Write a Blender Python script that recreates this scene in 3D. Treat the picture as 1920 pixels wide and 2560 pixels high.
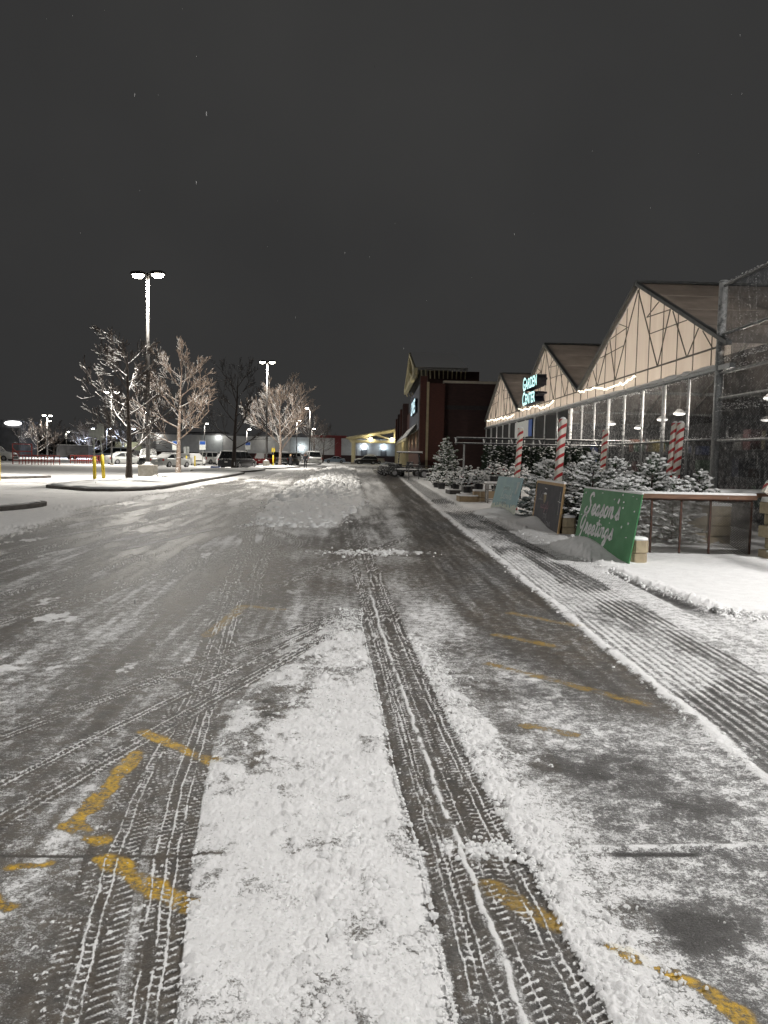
import bpy, bmesh, math, random
import numpy as np
from mathutils import Matrix, Vector, Euler
random.seed(7)
S = bpy.context.scene
for o in list(bpy.data.objects): bpy.data.objects.remove(o)
COL = S.collection
PI = math.pi

# ------------------------------------------------------------------ camera, sky, sun, exposure
cd = bpy.data.cameras.new('camera'); cam = bpy.data.objects.new('camera', cd); COL.objects.link(cam)
cd.sensor_fit = 'VERTICAL'; cd.sensor_height = 36.0; cd.lens = 36.0*1923/2560
cd.clip_start = 0.05; cd.clip_end = 3000
M = Matrix.Rotation(-0.01291, 4, 'Z') @ Matrix.Rotation(PI/2-0.07139, 4, 'X') @ Matrix.Rotation(0.021, 4, 'Z')
cam.matrix_world = Matrix.Translation((0, 0, 1.6)) @ M
S.camera = cam

W = bpy.data.worlds.new('World'); S.world = W; W.use_nodes = True
nt = W.node_tree; nt.nodes.clear()
def N(nt, t, **k):
    n = nt.nodes.new(t)
    for a, b in k.items(): setattr(n, a, b)
    return n
out = N(nt, 'ShaderNodeOutputWorld'); add = N(nt, 'ShaderNodeAddShader')
bgs = N(nt, 'ShaderNodeBackground'); bgc = N(nt, 'ShaderNodeBackground')
sky = N(nt, 'ShaderNodeTexSky', sky_type='NISHITA'); sky.sun_disc = False
sky.sun_elevation = math.radians(-6); sky.sun_rotation = math.radians(60)
bgs.inputs[1].default_value = 0.05
tc = N(nt, 'ShaderNodeTexCoord'); nz = N(nt, 'ShaderNodeTexNoise'); nz.inputs['Scale'].default_value = 1.6
nz.inputs['Detail'].default_value = 5; nz.inputs['Roughness'].default_value = .5
cr = N(nt, 'ShaderNodeValToRGB')                       # cloud deck lit by the town: nearly even grey
cr.color_ramp.elements[0].position = .25; cr.color_ramp.elements[0].color = (.0255, .0255, .0262, 1)
cr.color_ramp.elements[1].position = .75; cr.color_ramp.elements[1].color = (.0430, .0425, .0415, 1)
bgc.inputs[1].default_value = 1.0
L = nt.links.new
L(tc.outputs['Generated'], nz.inputs['Vector']); L(nz.outputs['Fac'], cr.inputs['Fac']); L(cr.outputs[0], bgc.inputs[0])
L(sky.outputs[0], bgs.inputs[0]); L(bgs.outputs[0], add.inputs[0]); L(bgc.outputs[0], add.inputs[1]); L(add.outputs[0], out.inputs[0])

sl = bpy.data.lights.new('cloud_glow', 'SUN'); sl.energy = 0.04; sl.angle = math.radians(25); sl.color = (1, .97, .93)  # weak sun lamp added for the glow of town-lit clouds, no moon
so = bpy.data.objects.new('cloud_glow', sl); so.rotation_euler = (math.radians(40), 0, math.radians(60)); COL.objects.link(so)

S.render.engine = 'CYCLES'
S.view_settings.view_transform = 'Standard'; S.view_settings.look = 'None'; S.view_settings.exposure = 0; S.view_settings.gamma = 1
S.render.resolution_x = 768; S.render.resolution_y = 1024
try:
    S.cycles.use_denoising = True; S.cycles.max_bounces = 6; S.cycles.transparent_max_bounces = 16
    S.cycles.sample_clamp_indirect = 4
except Exception: pass

# ------------------------------------------------------------------ materials
MATS = {}
def pm(name, c1, c2=None, scale=6, rough=.7, metal=0, bump=0, snow=0, emit=None, es=0, stretch=None, coord='Object', trans=0):
    """procedural material: two noise-mixed colours, optional bump, settled snow on upward faces"""
    if name in MATS: return MATS[name]
    m = bpy.data.materials.new(name); m.use_nodes = True; t = m.node_tree; b = t.nodes['Principled BSDF']; l = t.links.new
    c2 = c2 or tuple(x*.8 for x in c1)
    tc = N(t, 'ShaderNodeTexCoord'); mp = N(t, 'ShaderNodeMapping'); l(tc.outputs[coord], mp.inputs[0])
    if stretch: mp.inputs['Scale'].default_value = stretch
    n = N(t, 'ShaderNodeTexNoise'); n.inputs['Scale'].default_value = scale; n.inputs['Detail'].default_value = 6; l(mp.outputs[0], n.inputs[0])
    mx = N(t, 'ShaderNodeMix', data_type='RGBA'); mx.inputs[6].default_value = (*c1, 1); mx.inputs[7].default_value = (*c2, 1)
    mr = N(t, 'ShaderNodeMapRange'); mr.inputs[1].default_value = .35; mr.inputs[2].default_value = .65; l(n.outputs[0], mr.inputs[0]); l(mr.outputs[0], mx.inputs[0])
    col = mx.outputs[2]
    if snow > 0:
        g = N(t, 'ShaderNodeNewGeometry'); sx = N(t, 'ShaderNodeSeparateXYZ'); l(g.outputs['Normal'], sx.inputs[0])
        n2 = N(t, 'ShaderNodeTexNoise'); n2.inputs['Scale'].default_value = 9; n2.inputs['Detail'].default_value = 4; l(tc.outputs[coord], n2.inputs[0])
        a = N(t, 'ShaderNodeMath', operation='MULTIPLY_ADD'); l(n2.outputs[0], a.inputs[0]); a.inputs[1].default_value = 1.4; a.inputs[2].default_value = -1.35+snow
        s2 = N(t, 'ShaderNodeMath', operation='ADD'); l(sx.outputs[2], s2.inputs[0]); l(a.outputs[0], s2.inputs[1])
        m3 = N(t, 'ShaderNodeMapRange'); m3.inputs[1].default_value = 0; m3.inputs[2].default_value = .25; l(s2.outputs[0], m3.inputs[0])
        mx2 = N(t, 'ShaderNodeMix', data_type='RGBA'); mx2.inputs[7].default_value = (.8, .8, .79, 1); l(m3.outputs[0], mx2.inputs[0]); l(col, mx2.inputs[6]); col = mx2.outputs[2]
    l(col, b.inputs['Base Color']); b.inputs['Roughness'].default_value = rough; b.inputs['Metallic'].default_value = metal
    if bump:
        bp = N(t, 'ShaderNodeBump'); bp.inputs['Strength'].default_value = bump; bp.inputs['Distance'].default_value = .02; l(n.outputs[0], bp.inputs['Height']); l(bp.outputs[0], b.inputs['Normal'])
    if emit: b.inputs['Emission Color'].default_value = (*emit, 1); b.inputs['Emission Strength'].default_value = es
    if trans:
        tr = N(t, 'ShaderNodeBsdfTranslucent'); l(col, tr.inputs[0]); ms = N(t, 'ShaderNodeMixShader'); ms.inputs[0].default_value = trans
        l(b.outputs[0], ms.inputs[1]); l(tr.outputs[0], ms.inputs[2]); l(ms.outputs[0], t.nodes['Material Output'].inputs[0])
    MATS[name] = m; return m
def screen_mat(name, c, alpha, scale=60):
    m = bpy.data.materials.new(name); m.use_nodes = True; t = m.node_tree; b = t.nodes['Principled BSDF']; l = t.links.new
    tc = N(t, 'ShaderNodeTexCoord'); n = N(t, 'ShaderNodeTexNoise'); n.inputs['Scale'].default_value = 1.3; n.inputs['Detail'].default_value = 5; l(tc.outputs['Object'], n.inputs[0])
    b.inputs['Base Color'].default_value = (*c, 1); b.inputs['Roughness'].default_value = .9
    mr = N(t, 'ShaderNodeMapRange'); mr.inputs[1].default_value = .3; mr.inputs[2].default_value = .7; mr.inputs[3].default_value = alpha-.15; mr.inputs[4].default_value = min(1, alpha+.15)
    l(n.outputs[0], mr.inputs[0]); l(mr.outputs[0], b.inputs['Alpha']); MATS[name] = m; return m

snow_m = pm('snow', (.80, .80, .79), (.74, .74, .74), 14, .75, bump=.35)
galv = pm('galvanised_steel', (.33, .34, .34), (.22, .23, .23), 20, .5, .5, snow=.35)
galv_lt = pm('galvanised_frosted', (.26, .265, .26), (.13, .135, .135), 9, .6, .2, snow=.55)
blackm = pm('black_steel', (.018, .018, .02), (.03, .03, .03), 10, .45, .3, snow=.55)
darkpole = pm('bronze_pole_paint', (.025, .023, .022), (.04, .037, .034), 8, .5)
concrete = pm('concrete', (.34, .32, .28), (.24, .22, .19), 5, .9, bump=.3)
kerbm = pm('kerb_concrete', (.13, .12, .11), (.07, .065, .06), 4, .9, bump=.3)
yellowp = pm('yellow_paint', (.72, .55, .02), (.55, .40, .02), 9, .5)
brick = pm('brick_red', (.075, .026, .019), (.05, .019, .015), 3, .9, bump=.3, stretch=(1, 1, 6))
brick_dk = pm('brick_dark', (.040, .019, .017), (.026, .013, .012), 3, .9, bump=.3, stretch=(1, 1, 6))
tanm = pm('tan_stucco', (.34, .29, .19), (.28, .24, .15), 4, .85)
creamm = pm('cream_trim', (.50, .45, .29), (.42, .38, .24), 4, .8)
greywall = pm('grey_wall_panel', (.50, .50, .49), (.42, .42, .42), 1.2, .85)
greydk = pm('dark_grey_wall', (.12, .12, .125), (.08, .08, .085), 1.2, .85)
bluewall = pm('slate_blue_panel', (.055, .065, .09), (.04, .05, .07), 2, .7)
shingle = pm('shingle_grey', (.20, .20, .19), (.14, .14, .135), 6, .9, snow=.25)
bark = pm('bark', (.085, .065, .052), (.05, .038, .032), 12, .95, bump=.5, snow=.10)
bark_warm = pm('bark_warm', (.26, .21, .165), (.17, .115, .09), 5, .95, bump=.4, snow=.50)
bark_fir = pm('fir_bark', (.08, .055, .04), (.05, .035, .03), 12, .95)
needle = pm('fir_needles', (.035, .065, .030), (.065, .095, .045), 9, .8, snow=.38)
needle_dk = pm('fir_needles_dark', (.018, .032, .018), (.03, .045, .025), 9, .85)
redp = pm('red_paint', (.50, .018, .022), (.42, .02, .025), 8, .45)
whitep = pm('white_paint', (.80, .78, .74), (.72, .70, .66), 8, .5)
wood = pm('weathered_wood', (.20, .11, .07), (.13, .075, .05), 5, .8, stretch=(1, 12, 12), bump=.2)
woodlt = pm('raw_wood', (.50, .34, .16), (.38, .24, .11), 5, .75, stretch=(12, 12, 1))
rust = pm('rusty_steel', (.10, .045, .03), (.05, .03, .025), 20, .7, .3)
blockm = pm('block_concrete', (.36, .30, .20), (.27, .22, .15), 9, .95, bump=.5)
cardb = pm('tan_carton', (.40, .30, .19), (.32, .24, .15), 5, .85)
tyrem = pm('tyre_rubber', (.015, .015, .015), (.03, .03, .03), 20, .85, snow=.2)
rimm = pm('rim_alloy', (.35, .35, .36), (.25, .25, .26), 8, .4, .7)
glassm = pm('car_glass', (.012, .014, .016), (.02, .022, .024), 3, .08, snow=.12)
redl = pm('tail_lens', (.45, .01, .01), (.3, .01, .01), 8, .2)
headl = pm('head_lens', (.75, .77, .8), (.6, .6, .62), 8, .15)
chrome = pm('chrome', (.55, .55, .56), (.4, .4, .4), 8, .25, .8)
clothd = pm('dark_cloth', (.018, .018, .022), (.03, .03, .034), 20, .95)
skinm = pm('skin', (.50, .30, .22), (.45, .27, .2), 20, .6)
hairb = pm('blond_hair', (.45, .33, .17), (.35, .24, .12), 30, .7)
hairk = pm('dark_hair', (.03, .022, .018), (.02, .015, .012), 30, .7)
poly = pm('polycarbonate_sheet', (.84, .79, .735), (.74, .685, .63), .8, .5, trans=.8, stretch=(1, 2.5, .35))
roofm = pm('corrugated_roof_sheet', (.30, .275, .255), (.23, .21, .195), 1.5, .6, trans=.5)
trussm = pm('truss_steel', (.13, .125, .11), (.09, .085, .075), 6, .6, .3)
trimm = pm('gutter_grey', (.13, .135, .13), (.09, .095, .095), 4, .6, .2)
shade_net = screen_mat('shade_netting', (.008, .0085, .0085), .78)
shade_net2 = screen_mat('shade_netting_open', (.010, .010, .010), .5)
inner_dk = pm('interior_dark', (.05, .05, .052), (.03, .03, .032), 2, .9)
lens_em = pm('lamp_lens', (1, 1, 1), (1, 1, 1), 3, .3, emit=(1, .93, .78), es=60)
lens_far = pm('lamp_lens_far', (1, 1, 1), (1, 1, 1), 3, .3, emit=(1, .97, .88), es=25)
lens_cool = pm('lamp_lens_cool', (1, 1, 1), (1, 1, 1), 3, .3, emit=(.82, .9, 1), es=25)
highbay = pm('highbay_lens', (1, 1, 1), (1, 1, 1), 3, .3, emit=(1, .97, .9), es=6)
letter_em = pm('letter_face', (.8, .9, .9), (.7, .85, .85), 3, .4, emit=(.55, 1, .98), es=1.35)
letter_em2 = pm('letter_face_cool', (.8, .9, 1), (.7, .85, .9), 3, .4, emit=(.62, .9, 1), es=1.6)
letter_sd = pm('letter_return', (.010, .013, .028), (.007, .009, .02), 3, .5)
string_em = pm('string_light', (1, .95, .85), (1, .92, .8), 8, .5, emit=(1, .90, .70), es=2.2)
signlit = pm('lit_sign_face', (1, 1, 1), (.9, .9, .9), 3, .5, emit=(1, 1, 1), es=3)
signwhite = pm('sign_white', (.72, .74, .72), (.62, .64, .62), 5, .5)
signback = pm('sign_back_aluminium', (.32, .33, .30), (.25, .26, .24), 5, .5, .3)
signblue = pm('sign_blue', (.02, .10, .42), (.02, .08, .34), 5, .5)

# ------------------------------------------------------------------ mesh helpers
class MB:
    def __init__(s): s.v = []; s.f = []
    def poly(s, pts):
        b = len(s.v); s.v += [tuple(p) for p in pts]; s.f.append(tuple(range(b, b+len(pts))))
    def box(s, c, d, rz=0, m=None):
        x, y, z = d[0]/2, d[1]/2, d[2]/2; b = len(s.v)
        R = m if m is not None else Matrix.Rotation(rz, 3, 'Z')
        for p in ((-x,-y,-z),(x,-y,-z),(x,y,-z),(-x,y,-z),(-x,-y,z),(x,-y,z),(x,y,z),(-x,y,z)):
            q = R @ Vector(p); s.v.append((q.x+c[0], q.y+c[1], q.z+c[2]))
        for f in ((0,3,2,1),(4,5,6,7),(0,1,5,4),(1,2,6,5),(2,3,7,6),(3,0,4,7)): s.f.append(tuple(b+i for i in f))
        return s
    def tube(s, p0, p1, r0, r1=None, n=8, caps=True):
        r1 = r0 if r1 is None else r1; p0 = Vector(p0); p1 = Vector(p1); d = (p1-p0)
        if d.length < 1e-6: return s
        d.normalize(); a = Vector((0,0,1)) if abs(d.z) < .9 else Vector((1,0,0)); u = d.cross(a).normalized(); w = d.cross(u); b = len(s.v)
        for p, r in ((p0, r0), (p1, r1)):
            for i in range(n):
                t = 2*PI*i/n+PI/n; q = p+u*(math.cos(t)*r)+w*(math.sin(t)*r); s.v.append(tuple(q))
        for i in range(n): j = (i+1) % n; s.f.append((b+i, b+n+i, b+n+j, b+j))
        if caps: s.f.append(tuple(b+i for i in range(n))); s.f.append(tuple(b+n+i for i in reversed(range(n))))
        return s
    def bar(s, p0, p1, w, h=None):
        h = h or w; p0 = Vector(p0); p1 = Vector(p1); d = p1-p0; l = d.length
        if l < 1e-6: return s
        q = d.to_track_quat('Y', 'Z').to_matrix(); return s.box((p0+p1)/2, (w, l, h), m=q)
    def loft(s, rings, caps=True, close=True):
        b = len(s.v); n = len(rings[0])
        for r in rings: s.v += [tuple(p) for p in r]
        for k in range(len(rings)-1):
            for i in range(n if close else n-1):
                j = (i+1) % n; s.f.append((b+k*n+i, b+k*n+j, b+(k+1)*n+j, b+(k+1)*n+i))
        if caps and close: s.f.append(tuple(b+i for i in reversed(range(n)))); s.f.append(tuple(b+(len(rings)-1)*n+i for i in range(n)))
        return s
    def blob(s, c, r, seg=6, rings=4, jit=.0, rnd=random):
        R = []
        for k in range(1, rings):
            th = PI*k/rings; ring = []
            for i in range(seg):
                a = 2*PI*i/seg; j = 1+rnd.uniform(-jit, jit)
                ring.append((c[0]+r[0]*math.sin(th)*math.cos(a)*j, c[1]+r[1]*math.sin(th)*math.sin(a)*j, c[2]+r[2]*math.cos(th)*j))
            R.append(ring)
        b = len(s.v); s.v.append((c[0], c[1], c[2]+r[2]))
        for ring in R: s.v += ring
        s.v.append((c[0], c[1], c[2]-r[2])); e = len(s.v)-1
        for i in range(seg): s.f.append((b, b+1+i, b+1+(i+1) % seg))
        for k in range(len(R)-1):
            for i in range(seg): j = (i+1) % seg; s.f.append((b+1+k*seg+i, b+1+(k+1)*seg+i, b+1+(k+1)*seg+j, b+1+k*seg+j))
        o = b+1+(len(R)-1)*seg
        for i in range(seg): s.f.append((o+i, e, o+(i+1) % seg))
        return s
    def build(s, name, m, parent=None, smooth=False, loc=None):
        me = bpy.data.meshes.new(name); me.from_pydata(s.v, [], s.f); me.update()
        if smooth:
            for p in me.polygons: p.use_smooth = True
        me.materials.append(m); return link(name, me, parent, loc)
def link(name, me, parent=None, loc=None):
    o = bpy.data.objects.new(name, me); COL.objects.link(o)
    if parent is not None: o.parent = parent
    if loc: o.location = loc
    return o
def tag(o, label=None, cat=None, group=None, kind=None):
    if label: o['label'] = label
    if cat: o['category'] = cat
    if group: o['group'] = group
    if kind: o['kind'] = kind
    return o
def thing(name, loc, label, cat, group=None, rz=0):
    o = bpy.data.objects.new(name, None); COL.objects.link(o); o.location = loc; o.rotation_euler = (0, 0, rz); o.empty_display_size = .2
    return tag(o, label, cat, group)
def copy_tree(o, parent=None):
    c = o.copy(); COL.objects.link(c)
    if parent is not None: c.parent = parent
    for ch in list(o.children): copy_tree(ch, c)
    return c
def place(proto, used, loc, rz, label, sc=1, tilt=(0, 0)):
    o = proto if not used else copy_tree(proto)
    o.location = loc; o.rotation_euler = (tilt[0], tilt[1], rz); o.scale = (sc, sc, sc) if not hasattr(sc, '__len__') else sc
    if label: o['label'] = label
    return o
def lamp(kind, name, parent, loc, energy, color, size=.5, rot=(0, 0, 0), spot=None):
    l = bpy.data.lights.new(name, kind); l.energy = energy; l.color = color
    if kind == 'AREA': l.shape = 'DISK'; l.size = size
    elif kind == 'SPOT': l.spot_size = spot or 2.6; l.spot_blend = .6; l.shadow_soft_size = size
    else: l.shadow_soft_size = size
    o = bpy.data.objects.new(name, l); COL.objects.link(o); o.parent = parent; o.location = loc; o.rotation_euler = rot
    return o

# ------------------------------------------------------------------ noise (numpy)
RS = np.random.RandomState(3); GRID = RS.rand(8, 256, 256).astype(np.float32)
def vn(x, y, k=0):
    x = np.asarray(x, dtype=np.float32); y = np.asarray(y, dtype=np.float32)
    xf = np.floor(x); yf = np.floor(y); fx = x-xf; fy = y-yf; x0 = xf.astype(np.int32); y0 = yf.astype(np.int32)
    fx = fx*fx*(3-2*fx); fy = fy*fy*(3-2*fy); g = GRID[k % 8].ravel(); a = (x0 & 255) << 8; b = y0 & 255; a1 = (a+256) & 65535; b1 = (b+1) & 255
    p = g[a+b]; p += (g[a1+b]-p)*fx; q = g[a+b1]; q += (g[a1+b1]-q)*fx; q -= p; q *= fy; q += p
    return q
def fbm(x, y, o=4, k=0):
    s = 0; a = .5; t = 0
    for i in range(o): s = s+a*vn(x+17.3*i, y+5.7*i, k+i); t += a; a *= .5; x = x*2.03; y = y*2.03
    return s/t
def sm(a, b, x):
    t = np.clip((x-a)/(b-a), 0, 1); return t*t*(3-2*t)
def band(x, a, b, e): return sm(a-e, a+e, x)*(1-sm(b-e, b+e, x))

# ------------------------------------------------------------------ the ground: asphalt drive under partly ploughed snow
def build_ground():
    K = 1.6*769
    ps = np.concatenate([np.linspace(K/1.5, K/4.0, 380), np.linspace(K/4.0, 9.0, 330)[1:]])
    Yr = np.concatenate([[-2.0, 0.0, .8], K/ps, [160, 190, 240, 320, 450, 700, 1200]])
    td = np.linspace(-.60, .60, 980)
    tcn = np.array([.64, .7, .8, .95, 1.2, 1.6, 2.2, 3.2, 5.0])
    T = np.concatenate([-tcn[::-1], td, tcn])
    ax = Yr+2.4                                   # mesh density falls off with distance
    # keep near density: rows fan from a point behind the viewer
    Xg = T[None, :]*(np.maximum(Yr, .8)+.35)[:, None]; Yg = np.repeat(Yr[:, None], len(T), 1)
    wide = (Yr < .5); Xg[wide] = Xg[wide]*3
    Xg = Xg.astype(np.float32); Yg = Yg.astype(np.float32); X = Xg.ravel(); Y = Yg.ravel()
    ip = lambda pts, v: np.interp(v, [p[1] for p in pts], [p[0] for p in pts])
    cov = np.zeros_like(X); hgt = np.zeros_like(X); yel = np.zeros_like(X); soil = np.zeros_like(X)
    # -- streaky half-cleared drive
    n_big = fbm(X*.45+3, Y*.28, 4, 1); n_mid = fbm(X*1.7, Y*.9, 4, 2); n_st = fbm(X*5.0+Y*.25, Y*.32, 4, 3); n_st2 = fbm(X*16+Y*.6, Y*.7, 3, 4); n_f = fbm(X*14, Y*14, 3, 5)
    cov = .30+.70*(n_st-.5)+.60*(n_mid-.5)+.60*(n_big-.5)+.45*(n_st2-.5)+.30*(n_f-.5)
    cov += .05*sm(8, 16, Y)+(.75*(fbm(X*1.1+4, Y*.09, 4, 7)-.5)+.35*(fbm(X*2.6+Y*.1, Y*.16, 3, 2)-.5))*sm(6, 12, Y)
    soil = np.clip(.35+1.3*(n_big-.5), 0, 1)*(X < 1)  # brown dirt mask, also used to paint the lamps' warm reflection on the drive
    # pale crust patches on the left drive
    pc = fbm(X*2.3+7, Y*1.1+2, 4, 6); cov = np.where((X < -.6) & (Y > 5.5), np.maximum(cov, .85*sm(.70, .80, pc+.30*(n_f-.5))), cov)
    # -- right lane: thin snow near, dark scraped strip further on
    lane = sm(.15, .5, X)*(1-sm(2.0, 2.1, X))
    thin = .60+.50*(fbm(X*1.6+9, Y*1.1, 4, 2)-.5)+.30*(n_st-.5)+.35*(n_f-.5)
    edge = ip([(1.75, 4.0), (1.45, 5.0), (1.2, 6.2), (.95, 7.5), (.62, 9.5), (.45, 12), (.75, 18), (.6, 36), (-.3, 80), (-.6, 140)], Y)
    dark = sm(edge-.35, edge+.25, X+.5*(n_mid-.5))*sm(4.2, 5.0, Y)
    dk = .23+.40*(n_st2-.5)+.42*(n_st-.5)+.18*(n_f-.5)
    lcov = thin*(1-dark)+dk*dark
    # bare patches
    for (cx, cy, rx, ry, a) in ((1.13, 2.55, .26, .17, .62), (1.12, 3.9, .30, .22, .38), (1.55, 3.45, .25, .15, .3), (-.62, 4.1, .14, .25, .5), (1.0, 5.2, .3, .3, .3), (.85, 4.45, .2, .14, .25)):
        d = np.sqrt(((X-cx)/rx)**2+((Y-cy)/ry)**2)+.8*(n_f-.5)+.5*(n_mid-.5); lcov = lcov-a*.8*(1-sm(.2, 1.35, d))
    lcov += .28*np.exp(-((X-.85)/.2)**2)*(1-sm(3.2, 5.0, Y))*(.4+n_mid)
    cov = cov*(1-lane)+lcov*lane; soil = np.maximum(soil, np.clip(dark*lane*(.35+1.5*(n_mid-.4)), 0, 1))
    # mid crossing, churned grey
    mid = band(X, -2.2, .9, .5)*band(Y, 8.5, 14.0, 1.2)
    cov = cov*(1-mid*.6)+mid*.6*(.34+.9*(fbm(X*1.2+Y*.5, Y*.6-X*.3, 4, 5)-.5)); soil = np.maximum(soil, mid*.8)
    # -- white fan and the ploughed bank beyond it
    bl = ip([(-1.9, 13.6), (-3.0, 19), (-3.4, 24.7), (-4.06, 40), (-6.2, 97), (-7, 130)], Y); br = ip([(-1.1, 13.6), (-.85, 16), (-.75, 19.7), (-.3, 25.6), (-.8, 41.6), (-2.7, 102), (-3.5, 130)], Y)
    bw = band(X+.5*(n_mid-.5), bl, br, .35)*sm(12.6, 18.5, Y+3.5*(n_mid-.5)+2*(n_st-.5))*(1-sm(100, 125, Y))
    fan = bw*(.86+1.1*(fbm(X*2+Y*.6, Y*.35, 4, 4)-.42))
    cov = np.maximum(cov, np.clip(fan, 0, 1))
    bank = bw*sm(17, 25, Y+3*(n_mid-.5))
    cov = np.maximum(cov, bank*(.95+.3*n_mid))
    cc = np.clip((X-bl)/(br-bl), 0, 1); prof = np.sin(PI*cc)**.7
    hgt += bank*prof*(.08+.20*fbm(X*1.4, Y*1.1, 3, 6))*(1+.35*sm(30, 70, Y))
    # grey lane right of the bank: white verge next to it
    verge = band(X, br, br+.9+.015*Y, .3)*sm(20, 26, Y); cov = np.maximum(cov, verge*(.5+.5*(n_st-.3)))
    # long pale wipes on the left drive
    for (x0, y0, x1, y1, w) in ((-6.2, 13, -4.4, 21, .22), (-5.2, 11, -4.0, 17, .12), (-4.2, 12, -3.3, 17, .14), (-5.9, 52, -6.1, 62, .4), (-6.8, 18, -6.6, 30, .3), (-2.9, 9, -2.3, 13, .1)):
        tx = (Y-y0)/(y1-y0); d = np.abs(X-(x0+(x1-x0)*tx))/w; cov = np.maximum(cov, .72*(1-sm(.3, 1.2, d+.9*(n_st2-.5)))*band(tx, .05, .95, .12)*(.5+n_mid))
    # -- central snow pile
    pl = ip([(-.50, 1.5), (-.54, 2.06), (-.68, 2.79), (-.83, 3.88), (-.87, 4.76), (-.74, 5.73), (-.40, 7.6), (-.3, 8.4)], Y); pr = ip([(.27, 1.5), (.26, 2.07), (.21, 2.99), (.14, 3.64), (.05, 5.09), (-.1, 7.23), (-.24, 8.9)], Y)
    wob = .07*(fbm(X*9, Y*9, 3, 1)-.5)+.04*(fbm(X*1.5, Y*1.5, 2, 4)-.5)
    soft = sm(3.9, 5.6, Y); le = .016+.16*soft; wl = X+wob+.30*soft*(n_mid-.5)
    pile = sm(pl-le, pl+le, wl)*(1-sm(pr-.02, pr+.02, X+wob))*(1-sm(6.4, 8.6, Y+1.2*(n_mid-.5)))
    cov = cov*(1-pile)+pile*(1.02-.14*soft-.50*sm(.50, .70, fbm(X*3.1+2, Y*2.2, 4, 3))*(1-sm(.25, .6, (X-pl)/(pr-pl+1e-3)))-.34*sm(.48, .7, fbm(X*7, Y*5, 4, 6)))
    hgt += pile*(.004+.014*fbm(X*5, Y*5, 3, 2)+.010*fbm(X*20, Y*20, 3, 3)+.010*fbm(X*75, Y*75, 2, 4))*sm(0, .12, np.minimum(X-pl, pr-X)+.04)
    # small crust to the right of the twin track
    tr = ip([(.74, 1.5), (.71, 2.08), (.63, 3.0), (.56, 3.65), (.44, 5.12), (.32, 6.88), (.1, 10.9), (-.38, 19.1)], Y)
    crumb = band(X+wob, tr+.005, tr+.05+.26*n_mid, .07)*(1-sm(4.4, 7.0, Y)); cov = np.maximum(cov, crumb*(.55+.7*n_f))
    hgt += crumb*(.004+.012*fbm(X*24, Y*24, 3, 2))
    # -- tyre tracks: (left edge, right edge) polylines along Y, or oriented strips
    def tread(c, s, w, msk, seed, ribs, deep=1.0, base=.17):
        ii = np.nonzero(msk > .01)[0]; c = c[ii]; s = s[ii]; msk = msk[ii]; w = w[ii] if hasattr(w, '__len__') else w
        j = .012*(fbm(s*7+seed*3, c*3, 2, seed)-.5)
        b = base+.30*(fbm(c*6+seed, s*3.0, 3, seed)-.5)+.34*(fbm(c*w*60+seed, s*60, 2, seed+1)-.5)
        lug = np.zeros_like(c); per = .036
        for (a0, a1, k) in ((0, .30, .5), (.36, .62, -.45), (.68, 1.0, -.6)):
            ph = ((s+k*np.abs(c-.5)*w+.014*(fbm(s*9, c*5, 2, seed+2)-.5)+.05*(fbm(s*1.3, c*0, 2, seed)-.5))/per) % 1.0
            lug = np.maximum(lug, band(c, a0, a1, .02)*(1-sm(.10, .24, np.abs(ph-.5))))
        lug *= sm(.32, .50, fbm(c*5+seed, s*5.5, 3, seed+3))*(.7+.6*(fbm(c*14, s*30, 2, seed)-.2))
        v = np.maximum(b+.22*(fbm(c*3+seed, s*1.6, 3, seed+5)-.4), .85*lug)
        for (rc, rw, amp) in ribs:
            d = np.abs((c-rc)*w+.010*(fbm(s*14+rc*31, s*0+seed, 2, seed)-.5)+j)
            keep = sm(.22, .34, fbm(s*4.3+rc*50, s*0+seed*7, 3, seed+4))
            bw_ = rw*(.62+.30*np.sin(s*2*PI/per)+.5*(fbm(s*22, s*0+rc*9, 2, seed)-.5)); v = np.maximum(v, amp*(.20+.80*keep)*(1-sm(bw_*.2, bw_*.9, d)))
        sl = sm(.52, .66, fbm(c*2.2+seed*5, s*2.4, 4, seed+6)); v = v*(1-.42*sl)+.42*sl*(.32+.5*(fbm(c*w*50, s*50, 2, seed)-.4))
        hh = .006*np.clip(v-.3, 0, 1)*deep
        nonlocal cov, hgt
        cov[ii] = cov[ii]*(1-msk)+v*msk; hgt[ii] = hgt[ii]*(1-msk)+hh*msk
    def alongtrack(Lp, Rp, y0, y1, seed, ribs, fade=.4, base=.17, e=.03):
        xl = ip(Lp, Y); xr = ip(Rp, Y); w = xr-xl; c = (X-xl)/w
        far = 1-sm(9, 16, Y)*.55
        tread(c, Y, w, band(c, 0, 1, e)*band(Y, y0, y1, fade)*far, seed, ribs, base=base)
    R3 = ((.30, .011, .95), (.52, .010, .9), (.72, .010, .85))
    alongtrack([(-1.0, 1.5), (-.94, 2.05), (-1.12, 2.95), (-1.2, 3.7), (-1.31, 5.23), (-1.53, 7.11), (-1.75, 9)], [(-.62, 1.5), (-.71, 2.05), (-.90, 2.96), (-1.0, 3.7), (-1.12, 5.2), (-1.36, 7.1), (-1.6, 9)], 1.4, 8.3, 1, ((.42, .011, .95), (.60, .011, .95)), base=.20)
    alongtrack([(-.55, 1.5), (-.67, 2.06), (-.86, 2.96), (-.96, 3.6), (-1.13, 5.24), (-1.36, 6.93), (-1.6, 9)], [(-.42, 1.5), (-.53, 2.06), (-.69, 2.96), (-.79, 3.6), (-1.0, 5.24), (-1.2, 6.95), (-1.42, 8.7)], 1.4, 8.6, 2, ((.12, .012, .9), (.40, .011, 1), (.64, .011, 1)), base=.17)
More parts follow.
